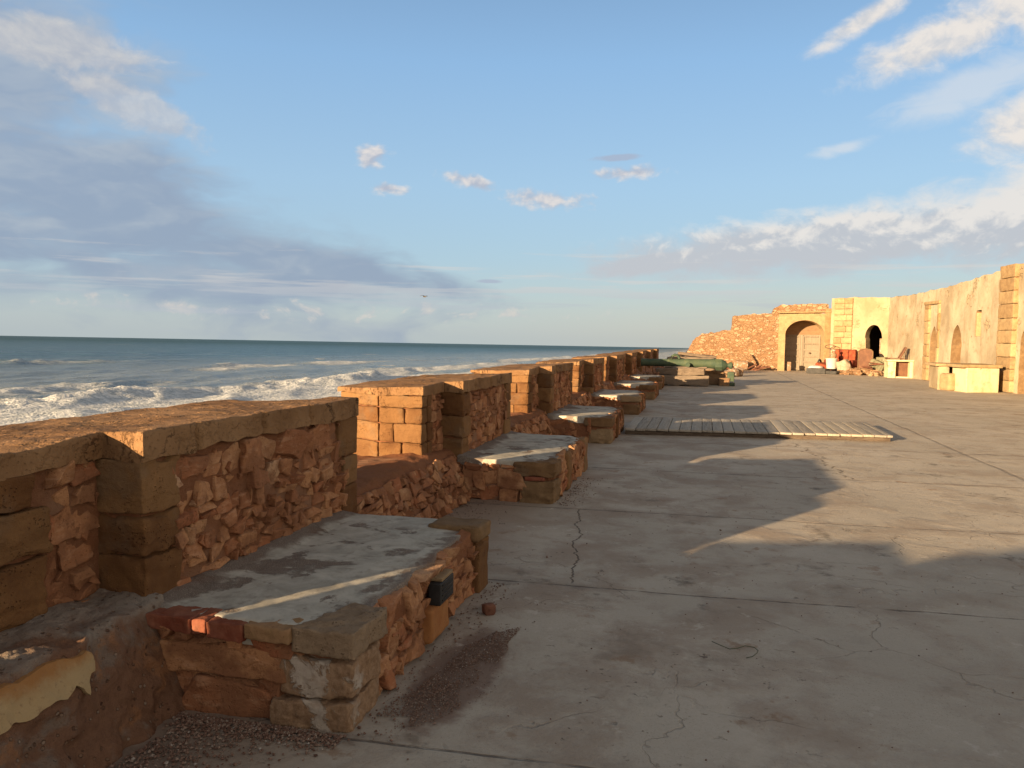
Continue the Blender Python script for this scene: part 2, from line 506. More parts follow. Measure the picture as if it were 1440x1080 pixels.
def mortarm():
    p = REST(); n1 = noise(p, 6, 6, .65, .3); n2 = noise(p, 38, 6, .72); n3 = noise(p, 150, 3, .7); n4 = noise(p, 1.8, 3)
    c = mix(n2, (.15, .072, .04), (.28, .155, .092))
    c = mix(sm(n1, .48, .66) * .6, c, (.24, .115, .06)); c = mix(sm(n4, .5, .65) * .5, c, mix(n2, (.26, .19, .14), (.34, .26, .195)))
    c = mix(sm(n3, .62, .74) * .7, c, (.42, .31, .22)); c = mix(sm(noise(p, 90, 3, .7), .62, .75) * .7, c, (.085, .045, .03))
    c = mix(1., c, (1.06, .88, .76), 'MULTIPLY')
    return dict(c=c, r=.96, spec=.1, n=bump(n2 * .7 + n1 * .5 + n3 * .3, 1., .02))

def ochrepl():
    p = REST(); x, y, z = sep(p); n1 = noise(p, 8, 6, .65); n2 = noise(p, 45, 5, .7)
    top = sm(z + (n1 - .5) * .12, .34, .40)
    c = mix(n1, (.44, .32, .17), (.36, .24, .115)); c = mix(top * .85, c, mix(n2, (.27, .105, .028), (.36, .17, .055)))
    c = mix(sm(n2, .55, .72) * .6, c, (.2, .12, .07))
    return dict(c=c, r=.92, spec=.12, n=bump(n1 * .5 + n2 * .6, .9, .012))

def moundm():
    p = REST(); x, y, z = sep(p); n1 = noise(p, 4, 6, .65, .3); n2 = noise(p, 26, 6, .72); n3 = noise(p, 130, 3, .7); n4 = noise(VM('ADD', p, (5, 1, 3)), 7, 5, .65)
    c = mix(n2, (.12, .058, .034), (.25, .135, .082))
    c = mix(sm(n1, .5, .62) * .7, c, mix(n2, (.15, .115, .09), (.27, .215, .165)))
    c = mix(sm(n4, .56, .66) * .7, c, mix(n3, (.27, .12, .055), (.33, .17, .085)))
    c = mix(sm(z + (n1 - .5) * .2, .40, .46) * .8, c, mix(n2, (.2, .165, .13), (.34, .29, .235)))
    pb = K(voro(p, 48).outputs['Distance']); r_, g_, b_ = sep(K(voro(p, 48).outputs['Color']))
    peb = (1 - sm(pb, .25, .42)) * M('GREATER_THAN', r_, .86)
    c = mix(peb * .8, c, ramp(g_, [(0, (.08, .04, .026)), (.5, (.22, .13, .08)), (1, (.33, .25, .185))]))
    c = mix(sm(n3, .6, .72) * .6, c, (.08, .045, .03))
    return dict(c=c, r=.96, spec=.1, n=bump(n2 * .7 + n3 * .35 + peb * .5 + n4 * .4, 1., .02))

def capmat():
    p = REST(); x, y, z = sep(p)
    n1 = noise(p, 2.2, 5, .6); n2 = noise(p, 16, 6, .7); n3 = noise(p, 120, 3, .7)
    c = mix(sm(n1, .3, .7), (.22, .12, .056), (.34, .20, .10))
    c = mix(sm(n2, .5, .78) * .6, c, (.16, .085, .04))
    crk = noise(comb(x * 2.6, y * .8, z), 6, 5, .65)              # thin lamellae along the wall
    line = 1 - sm(M('ABSOLUTE', crk - .5), .004, .02)
    gate = sm(noise(p, 1.7, 3), .47, .6)
    c = mix(line * gate * .85, c, (.06, .028, .014))
    red = sm(noise(p, 9, 4, .7), .6, .7) * sm(noise(p, 1.3, 2), .52, .62)
    c = mix(red * .6, c, (.24, .09, .045))
    pits = sm(K(voro(p, 55).outputs['Distance']), .1, .3)
    c = mix(n3 * .5, c, mix(1., c, (.62, .58, .54), 'MULTIPLY'))
    h = n2 * .5 + n3 * .2 - line * gate * .9 + pits * .3 + sm(noise(p, 7, 4), .45, .55) * .5
    return dict(c=c, r=.94, spec=.12, n=bump(h, 1., .014))

def bench_top():
    p = REST(); x, y, z = sep(p)
    n1 = noise(p, 3.1, 6, .6, .4); n2 = noise(p, 18, 6, .7); n3 = noise(p, 150, 3, .7); nb = noise(VM('ADD', p, (7, 3, 1)), 1.6, 3)
    mort = mix(n2, (.225, .18, .14), (.36, .295, .235))
    grit = sm(K(voro(p, 110).outputs['Distance']), .2, .5)
    mort = mix(grit * .45, mort, (.07, .05, .04))
    edgeX = sm(x + (n1 - .5) * .5, -1.5, -1.42)                     # worn away at the outer edge
    edgeW = sm(x + (n1 - .5) * .4, -2.28, -2.2)
    pl = sm(n1 + (nb - .5) * .5 + (n2 - .5) * .12, .36, .44) * (1 - edgeX) * edgeW
    lime = mix(sm(noise(p, 5, 6, .7, .6), .3, .7), (.33, .305, .25), (.52, .485, .405))
    lime = mix(sm(noise(p, 9, 5, .65), .52, .7) * .6, lime, (.2, .175, .145))
    rim = sm(n1 + (nb - .5) * .5, .38, .39) - sm(n1 + (nb - .5) * .5, .40, .42)
    c = mix(pl, mort, lime); c = mix(mx(rim, 0) * .35 * (1 - edgeX), c, (.09, .07, .055))
    c = mix(sm(noise(p, 2.4, 3), .55, .7) * .5 * (1 - pl), c, (.17, .09, .055))
    h = pl * .6 + n2 * .35 * (1.2 - pl) + n3 * .12 + grit * .25 * (1 - pl)
    return dict(c=c, r=.9, spec=.15, n=bump(h, .8, .012))

def floor():
    p = REST(); x, y, z = sep(p)
    d = M('SQRT', x * x + y * y)
    n0 = noise(p, .45, 4, .55); n1 = noise(p, 1.7, 6, .62, .3); n2 = noise(p, 9, 6, .65); n3 = noise(p, 60, 5, .7); n4 = noise(p, 260, 2, .7)
    c = mix(sm(n0, .3, .7), (.455, .40, .32), (.56, .495, .40))
    c = mix(sm(n1, .42, .72) * .65, c, (.35, .27, .2))
    dark = sm(noise(VM('ADD', p, (11, 4, 0)), 2.3, 7, .7), .54, .68) * sm(noise(VM('ADD', p, (1, 8, 0)), .6, 2), .42, .6)
    c = mix(dark * .9, c, (.17, .145, .11))
    # ochre and rust patches, dark lichen spots
    och = sm(noise(VM('ADD', p, (5, 21, 0)), 3.1, 6, .65), .6, .67) * sm(n0, .42, .55)
    c = mix(och * .7, c, (.3, .18, .1))
    sp = K(voro(VM('ADD', p, VM('SCALE', noisec(p, 6), .15)), 4.6).outputs['Distance'])
    spots = (1 - sm(sp + (n2 - .5) * .12, .05, .1)) * sm(noise(p, 1.1, 2), .45, .6)
    c = mix(spots * .6, c, (.13, .105, .08))
    spl = K(voro(VM('ADD', p, VM('SCALE', noisec(VM('ADD', p, (3, 3, 3)), 5), .2)), 2.1).outputs['Distance'])
    white = (1 - sm(spl + (n2 - .5) * .1, .04, .075)) * sm(noise(VM('ADD', p, (9, 1, 0)), .9, 2), .54, .64)
    c = mix(white * .8, c, (.55, .50, .43))
    # damp dirt and red earth washed out along the foot of the wall
    foot = 1 - sm(x + (n1 - .5) * 1.1 + (n2 - .5) * .3, -2.05, -1.15)
    c = mix(foot * .7, c, mix(n2, (.17, .1, .065), (.26, .165, .115)))
    puff = sm(n1 + n2 * .35, .56, .8) * (1 - sm(x, -.8, 2.2))
    c = mix(puff * .5, c, (.33, .25, .185))
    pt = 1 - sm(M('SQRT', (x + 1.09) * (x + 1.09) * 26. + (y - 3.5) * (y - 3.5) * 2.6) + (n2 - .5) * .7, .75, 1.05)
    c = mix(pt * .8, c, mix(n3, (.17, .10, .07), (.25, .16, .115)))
    # joints between the pours
    def jl(coord, pos, wob, w):
        q = coord - pos + (noise(p, 1.2, 4) - .5) * wob
        return 1 - sm(M('ABSOLUTE', q), w * .35, w), q
    yy = y - x * .05; J = None
    for pos in (2.86, 5.0, 7.32, 9.75, 12.6, 16.6, 20.3, 25.5):
        a, q = jl(yy, pos, .05, .008 + pos * .0009); J = a if J is None else mx(J, a)
        band = (1 - sm(M('ABSOLUTE', q), .0, .11)) * sm(noise(VM('ADD', p, (pos, 0, 0)), 2.2, 4), .45, .62)
        c = mix(band * .4, c, (.16, .12, .095))
    J = J * sm(noise(p, 2.6, 3), .3, .45)
    a, q = jl(x, 3.8, .12, .045); J = mx(J, a * .6)
    net = K(voro(VM('ADD', p, VM('SCALE', VM('SUBTRACT', noisec(p, 2.2, 5), (.5, .5, .5)), .55)), .85, 'DISTANCE_TO_EDGE').outputs['Distance'])
    netm = (1 - sm(net, .0015, .006)) * sm(noise(VM('ADD', p, (2, 2, 0)), .8, 3), .5, .58)
    c = mix(netm * .28, c, (.2, .15, .11))
    agg = K(voro(p, 75).outputs['Distance']); am = sm(noise(VM('ADD', p, (6, 0, 0)), 1.4, 4), .42, .6)
    c = mix((1 - sm(agg, .12, .24)) * am * .5, c, (.2, .165, .135)); 
    chip = sm(noise(VM('ADD', p, (0, 6, 0)), 13, 5, .7), .64, .69) * sm(noise(VM('ADD', p, (0, 2, 0)), 1.3, 3), .44, .58)
    c = mix(chip * .85, c, (.15, .115, .09))
    # two long cracks
    def crack(x0, slope, y0, y1, wob, w):
        q = x - x0 - (y - y0) * slope + (noise(comb(0., y, 0.), 2.6, 5, .62) - .5) * wob
        return (1 - sm(M('ABSOLUTE', q), w * .3, w)) * sm(y, y0 - .02, y0 + .03) * (1 - sm(y, y1 - .1, y1))
    C = mx(crack(-.8, -.13, 5.02, 7.3, .3, .009), crack(1.75, -.09, 9.9, 13.2, 1.0, .02))
    C = mx(C, crack(1.1, .3, 2.0, 3.6, .4, .008))
    c = mix(mx(J * .75 * sm(n2, .3, .55), C * .8), c, (.11, .085, .065))
    c = mix(n3 * .55, c, mix(1., c, (.62, .6, .58), 'MULTIPLY'))
    flk = sm(noise(comb(x * .8, y * 1.25, 0.), 19, 6, .75, .4), .6, .7) * sm(noise(VM('ADD', p, (13, 3, 0)), 1.9, 4), .42, .6)
    c = mix(flk * .55, c, (.19, .155, .12))
    pale = sm(noise(VM('ADD', p, (1, 17, 0)), 6.5, 6, .7), .57, .66) * sm(noise(VM('ADD', p, (7, 7, 0)), 1.1, 3), .45, .6)
    c = mix(pale * .45, c, (.60, .54, .45))
    grit = sm(n4, .62, .72) * .5
    c = mix(grit, c, (.14, .115, .095))
    h = n2 * .45 + n3 * .22 + n4 * .1 - mx(J, C) * .9 + sm(n1, .45, .6) * .35 - spots * .4 - netm * .6 - chip * .8 - flk * .3
    return dict(c=c, r=.88, spec=.2, n=bump(h, .8, .014))

def plaster(base=(.50, .44, .315), worn=(.34, .275, .185), stain=(.27, .205, .135), amt=.6, sc=1.):
    def fn():
        p = REST(); x, y, z = sep(p)
        n1 = noise(p, .75 * sc, 6, .62, .3); n2 = noise(p, 3.4 * sc, 6, .65); n3 = noise(p, 22, 5, .7)
        c = mix(sm(n1, .5 - amt * .3, .68), base, worn)
        c = mix(sm(n2, .52, .72) * .65, c, stain)
        vs = noise(comb(x * 2.4, y * 2.4, z * .35), 2., 4)
        c = mix(sm(vs, .55, .75) * .4, c, (.3, .2, .11))
        bare = sm(noise(VM('ADD', p, (4, 4, 4)), 1.1, 5, .6), .6, .64)
        ed = K(voro(VM('MULTIPLY', p, (1, 1, 1.6)), 4.2, 'DISTANCE_TO_EDGE').outputs['Distance'])
        st = mix(sm(ed, .02, .1), (.2, .13, .07), (.42, .29, .15))
        c = mix(bare * .4, c, st)
        c = mix(n3 * .4, c, mix(1., c, (.68, .63, .56), 'MULTIPLY'))
        h = n2 * .5 + n3 * .25 - bare * .6 + bare * sm(ed, .02, .12) * .6
        return dict(c=c, r=.92, spec=.1, n=bump(h, .8, .04))
    return fn

def wood(base=(.2, .165, .125), dark=(.07, .05, .035), axis=0, light=(.3, .26, .2), st=.7):
    def fn():
        p = REST(); v = VAR()
        k = [16., 16., 16.]; k[axis] = 1.1
        g = VM('ADD', VM('MULTIPLY', p, tuple(k)), comb(v * 37., v * 19., v * 7.))
        n1 = noise(g, 1.6, 5, .65, .5); n2 = noise(p, 7, 4, .6); n3 = noise(g, 6, 3, .7)
        c = mix(sm(n1, .3, .7), dark, base); c = mix(v * .6, c, light); c = mix(sm(n2, .55, .75) * .4, c, dark)
        c = mix(sm(n3, .55, .7) * .5, c, dark)
        return dict(c=c, r=.85, spec=.2, n=bump(n1 * .7 + n3 * .5, st, .012))
    return fn

def plain(c1, c2=None, rough=.8, sc=8, b=.3, spec=.3, metal=0, bd=.01):
    def fn():
        p = REST(); n1 = noise(p, sc, 5, .65); n2 = noise(p, sc * 6, 3, .7)
        c = mix(sm(n1, .3, .7), c1, c2 or tuple(x * .65 for x in c1))
        c = mix(n2 * .4, c, mix(1., c, (.65, .65, .65), 'MULTIPLY'))
        return dict(c=c, r=rough, spec=spec, m=metal, n=bump(n1 + n2 * .4, b, bd))
    return fn

def bronze():
    p = REST(); n1 = noise(p, 3, 5, .65); n2 = noise(p, 25, 4, .7); v = VAR()
    c = mix(sm(n1, .3, .7), (.036, .066, .043), (.078, .105, .056)); c = mix(sm(n2, .48, .72) * .7, c, (.045, .06, .038))
    c = mix(sm(noise(p, 9, 4), .62, .72) * .6, c, (.16, .11, .06))
    return dict(c=c, r=.72, spec=.35, n=bump(n2 + n1, .4, .008))

def brickm(c1, c2):
    def fn():
        p = REST(); n1 = noise(p, 9, 5, .65); n2 = noise(p, 60, 4, .7); v = VAR()
        c = mix(sm(n1, .3, .7), c1, c2); c = mix(sm(n2, .55, .75) * .6, c, (.12, .06, .04))
        return dict(c=c, r=.9, spec=.15, n=bump(n1 * .6 + n2 * .5, .8, .01))
    return fn

def gravelm():
    p = REST(); v = VAR(); n = noise(p, 90, 3)
    c = ramp(v, [(0, (.12, .065, .045)), (.35, (.2, .115, .08)), (.7, (.27, .175, .13)), (.95, (.34, .26, .2)), (1, (.5, .46, .4))])
    return dict(c=mix(n * .5, c, (.1, .06, .045)), r=.9, spec=.15)

def seam():
    p = REST(); x, y, z = sep(p)
    f = K(attr('foam').outputs['Fac'])
    dist = M('SQRT', x * x + y * y)
    n1 = noise(comb(x * 1., y * .45, 0.), .055, 5, .6); n2 = noise(p, .5, 5, .65); n3 = noise(p, 2.2, 3, .6)
    deep = mix(sm(n1, .35, .68), (.012, .062, .07), (.035, .095, .09))
    murk = mix(sm(n1, .3, .7), (.19, .21, .18), (.30, .305, .26))
    nearx = 1 - sm(M('ABSOLUTE', x) + (n1 - .5) * 180, 100, 330)
    c = mix(nearx * .85, deep, murk); stk = noise(comb(x * .05, y * .018, 0.), 1.3, 6, .65, .5); c = mix(sm(stk, .5, .66) * .5, c, mix(1., c, (.55, .62, .62), 'MULTIPLY')); c = mix(sm(stk, .48, .34) * .35, c, (.2, .21, .18))
    lac = noise(comb(x * .9, y * .5, 0.), .55, 8, .75, 1.2)
    foam = sm(f + (lac - .5) * 1.7 * sm(f, .01, .3), .3, .85)
    foam = mx(foam, sm(f + (lac - .5) * 1.2, .95, 1.3))
    fc = mix(sm(noise(p, .9, 6, .7), .35, .65), (.42, .45, .45), (.8, .8, .77))
    c = mix(foam, c, fc)
    r = mixf(foam, lin(dist, 100, 2500, .22, .5), .85)
    return dict(c=c, r=r, spec=.33, n=bump(n2 * .5 + n3 * .35 + noise(comb(x * .25, y * .09, 0.), 1., 5, .6) * 1.4, 1., 1.1))

MT = dict(
    reveal=mat('brown_reveal', sandstone((.30, .2, .105), (.2, .125, .065), (.36, .25, .14))),
    mound=mat('earthy_mortar', moundm),
    stone=mat('rubble_stone', stonem), mortar=mat('red_mortar', mortarm),
    ash_b=mat('brown_sandstone', sandstone((.26, .175, .10), (.15, .095, .058), (.33, .24, .155))),
    rub=mat('rubble_masonry', rubble()),
    rub_bench=mat('bench_rubble', rubble(sc=5.2, zs=1.25, amp=.03)),
    rub_breast=mat('sill_rubble', rubble(sc=6.2, zs=1.1, amp=.034, mfill=(.03, .15))),
    rub_near=mat('earthy_render', rubble(sc=4.2, zs=1.1, amp=.022, mfill=(.05, .3), smallmix=False,
                 cols=[(0, (.15, .065, .035)), (.5, (.2, .10, .06)), (1, (.25, .14, .085))], mortar=((.12, .06, .035), (.2, .125, .09)))),
    rub_far=mat('far_rubble', rubble(sc=3.6, zs=1.9, amp=.035, mfill=(.03, .12),
                cols=[(0, (.36, .22, .12)), (.3, (.46, .32, .185)), (.65, (.50, .36, .22)), (1, (.58, .47, .32))], mortar=((.22, .125, .065), (.34, .21, .115)))),
    ash=mat('sandstone_block', sandstone()),
    ash_y=mat('yellow_sandstone', sandstone((.29, .185, .095), (.18, .11, .055), (.36, .255, .145))),
    ash_far=mat('pale_sandstone', sandstone((.46, .335, .18), (.35, .24, .125), (.54, .40, .225))),
    cap=mat('eroded_capstone', capmat),
    btop=mat('bench_mortar', bench_top),
    floor=mat('worn_concrete', floor),
    pl=mat('cream_plaster', plaster()),
    pl2=mat('ochre_plaster', plaster((.45, .365, .235), (.33, .25, .15), (.28, .205, .125), .55)),
    plw=mat('pale_yellow_paint', plaster((.68, .59, .38), (.6, .48, .28), (.45, .33, .18), .1)),
    dplast=mat('yellow_plaster_remnant', ochrepl),
    wood=mat('grey_plank', wood((.39, .345, .28), (.22, .19, .15), 1, (.48, .43, .35))),
    woodl=mat('light_plank', wood((.46, .4, .31), (.3, .25, .18), 1, (.52, .46, .36))),
    woodx=mat('board_edge', wood((.16, .12, .085), (.06, .04, .03), 0)),
    timber=mat('weathered_timber', wood((.2, .15, .105), (.06, .042, .03), 0, (.27, .215, .16), 1.)),
    timber_b=mat('brown_timber', wood((.27, .16, .085), (.1, .055, .03), 0, (.33, .21, .12), .8)),
    door=mat('grey_door_wood', wood((.27, .225, .165), (.16, .125, .09), 2, (.33, .28, .21), .6)),
    bronze=mat('green_bronze', bronze),
    brick_r=mat('red_brick', brickm((.19, .052, .028), (.27, .11, .065))),
    brick_t=mat('tan_brick', brickm((.27, .165, .08), (.33, .19, .10))),
    brick_o=mat('orange_brick', brickm((.30, .12, .042), (.36, .165, .06))),
    limey=mat('limewashed_stone', limed),
    pebble=mat('gravel_grain', gravelm),
    black=mat('black_plaque', plain((.018, .017, .016), (.03, .028, .026), .6, 10, .4)),
    rust=mat('red_upholstery', plain((.22, .042, .02), (.10, .02, .012), .85, 6, .5)),
    orange=mat('orange_upholstery', plain((.33, .085, .032), (.2, .04, .018), .85, 6, .4)),
    white=mat('white_plastic', plain((.62, .61, .58), (.52, .5, .46), .5, 6, .2)),
    sack=mat('pale_sacking', plain((.5, .42, .31), (.36, .28, .19), .9, 7, .8, .1, 0, .04)),
    brown=mat('brown_board', plain((.2, .095, .05), (.13, .06, .035), .7, 4, .3)),
    dgrey=mat('dark_rubber', plain((.05, .05, .047), (.08, .075, .07), .8, 6, .3)),
    olive=mat('olive_cloth', plain((.16, .15, .085), (.26, .24, .15), .9, 6, .5)),
    redbrn=mat('red_brown_stone', plain((.2, .085, .05), (.12, .05, .03), .9, 15, .7)),
    green=mat('green_cord', plain((.09, .10, .055), (.13, .14, .08), .8)),
    iron=mat('dark_iron', plain((.05, .04, .035), (.12, .07, .045), .7, 12, .4)),
    feather=mat('gull_feather', plain((.12, .11, .1), (.2, .19, .18), .8)),
    dark=mat('interior_shade', plain((.06, .045, .03), (.04, .03, .02), .95)),  # near-black colour stands in for shade inside doorway and slit window
    sea=mat('sea_water', seam),
)

# ------------------------------------------------------------------ camera
f, vx, vy, roll = 1100., 990., 480., .0161
def _d(x, y): return Vector(((x - 720) / f, -(y - 540) / f, -1))
dY = _d(vx, vy).normalized(); A_ = _d(0, vy - roll * vx).normalized(); dZ = dY.cross(A_).normalized()
if dZ.y < 0: dZ = -dZ
dX = dY.cross(dZ)
cam = bpy.data.cameras.new('camera'); co = bpy.data.objects.new('camera', cam); col.objects.link(co)
cam.sensor_width = 36; cam.lens = 36 * f / 1440; cam.clip_start = .05; cam.clip_end = 60000
Rm = Matrix((dX, dY, dZ)).to_4x4(); co.matrix_world = Matrix.Translation((0, 0, 1.6)) @ Rm
scene.camera = co

# ------------------------------------------------------------------ terrace floor
FLOOR_EDGE = -3.4
def make_floor():
    xs = np.concatenate([np.arange(-2.6, 4, .06), np.arange(4, 12, .4), [12, 20, 60, 400]])
    ys = np.concatenate([[-60, -20, -6], np.arange(-1, 2, .3), np.arange(2, 9, .06), np.arange(9, 20, .25), np.arange(20, 50, .8), [52, 60, 100, 400]])
    X, Y = np.meshgrid(xs, ys, indexing='ij'); P = np.column_stack([X.ravel(), Y.ravel(), np.zeros(X.size)])
    z = .006 * fbm(P, .9, 3, 4) + .002 * fbm(P, 5, 2, 8)
    fl = np.clip((P[:, 1] + 20) / 3, 0, 1) * np.clip((60 - P[:, 1]) / 5, 0, 1) * np.clip((20 - P[:, 0]) / 5, 0, 1)
    P[:, 2] = z * fl - .004
    n, m = X.shape; idx = (np.arange(n - 1)[:, None] * m + np.arange(m - 1)[None]).ravel()
    F = np.stack([idx, idx + m, idx + m + 1, idx + 1], 1)
    mb = MB(); mb.add(P, F, 0); return tag(mb.build('terrace_floor', MT['floor'], smooth=180), kind='structure')
make_floor()

# ------------------------------------------------------------------ sea
def make_sea():
    nr, na = 560, 620
    r = 14 * (30000 / 14) ** (np.linspace(0, 1, nr) ** 1.0)
    a = np.radians(np.linspace(-120, 45, na))
    Rr, Aa = np.meshgrid(r, a, indexing='ij')
    x = (Rr * np.sin(Aa)).ravel(); y = (Rr * np.cos(Aa)).ravel(); d = Rr.ravel()
    P2 = np.column_stack([x, y, np.zeros_like(x)])
    fade = np.clip(1 - d / 2500, 0, 1)
    z = np.zeros_like(x); foam = np.zeros_like(x)
    wob = fbm(P2, .012, 3, 2) * 16
    ph = (x + wob) 
    for L, amp, ang, s in ((31, .34, 12, 1), (19, .22, -9, 2), (11, .15, 20, 3), (6.5, .09, -25, 4)):
        k = 2 * math.pi / L; t = math.radians(ang)
        q = k * (ph * math.cos(t) + y * math.sin(t)) + 3 * fbm(P2, .02, 2, 30 + s)
        ok = np.clip((L * 45 - d) / (L * 20), 0, 1)
        z += amp * ok * (np.abs(np.sin(q / 2)) ** .8 * -2 + 1.2) * fade
    z += .25 * fbm(P2, .09, 3, 9) * np.clip(1 - d / 500, 0, 1)
    # breakers rolling towards the wall
    for x0, hgt, w, seed, y0, y1, fo in ((-92, 3.0, 7.5, 3, -300, 420, 1.25), (-120, 1.9, 9, 5, 60, 210, .62), (-70, 1.3, 6, 8, -300, 300, .9),
                                  (-158, 1.5, 11, 12, 180, 460, .55), (-230, 2.4, 12, 15, 90, 330, .34), (-112, 2.6, 8, 21, 380, 900, 1.1)):
        c = x0 + 16 * fbm(np.column_stack([y * 0, y, y * 0]), .011, 2, seed) + 3 * fbm(np.column_stack([y * 0, y, y * 0]), .09, 3, seed + 1) - .06 * np.maximum(y - 150, 0) * (x0 > -100)
        u = x - c
        al = np.clip((y - y0) / 60, 0, 1) * np.clip((y1 - y) / 60, 0, 1)
        br = np.clip(.8 + .9 * fbm(np.column_stack([y * 0, y, y * 0]), .03, 3, seed + 2), .5 if fo > .8 else .12, 1.15) * al
        shape = np.where(u < 0, np.exp(-(u / (w * 1.5)) ** 2), np.exp(-(u / (w * .55)) ** 2))
        z += hgt * .42 * shape * br + .35 * hgt * shape * br * fbm(P2, .35, 4, seed + 40)
        foam += fo * br * (np.exp(-((u - w * .35) / (w * .62)) ** 2) + .42 * np.exp(-np.maximum(-u, 0) / (w * 2.2)) * (u < 0) + .6 * np.exp(-np.maximum(u, 0) / (w * 1.6)) * (u > 0))
    foam += .55 * np.clip((x + 92) / 22, 0, 1) * (x < 0)
    foam += .34 * np.exp(-((x + 130) / 55) ** 2) * np.clip(fbm(P2 * np.array([1, .3, 1]), .05, 3, 60) * 2.2, 0, 1)
    # scattered whitecaps
    wc = fbm(P2 * np.array([1, .38, 1]), .045, 3, 77); wc2 = fbm(P2 * np.array([1, .3, 1]), .011, 3, 78)
    foam += np.clip((wc - .46) * 7, 0, 1) * .75 * np.clip((d - 130) / 100, 0, 1) * np.clip(1 - d / 3500, .0, 1)
    foam += np.clip((wc2 - .5) * 8, 0, 1) * .65 * np.clip((d - 500) / 400, 0, 1) * np.clip(1 - d / 6000, 0, 1)
    P = np.column_stack([x, y, z - 8.4 - .0083 * y])
    idx = (np.arange(nr - 1)[:, None] * na + np.arange(na - 1)[None]).ravel()
    F = np.stack([idx, idx + 1, idx + na + 1, idx + na], 1)
    mb = MB(); mb.add(P, F, 0); o = mb.build('sea', MT['sea'], smooth=180)
    at = o.data.attributes.new('foam', 'FLOAT', 'POINT'); at.data.foreach_set('value', foam.astype(np.float32))
    return tag(o, kind='structure')
make_sea()

# ------------------------------------------------------------------ parapet wall
AY = [2.87, 7.5, 12.19, 17.0, 21.75, 26.5, 31.2, 35.9, 40.6]
BY = [5.04, 9.53, 14.27, 18.95, 23.75, 28.5, 33.2, 37.9, 42.6]
RY = [2.0, 6.87, 11.43, 16.3, 21.05, 25.8, 30.5, 35.2, 39.9]
SEG = [.016, .02, .032, .045, .06, .08, .1, .12, .14]
XF, XR, XM, XB = -2.33, -2.54, -2.98, -3.5
par = tag(empty('parapet_wall', (-2.9, 8, 0), 'long crenellated sea wall of red rubble and tan sandstone along the terrace edge', 'sea wall'), kind='thing')

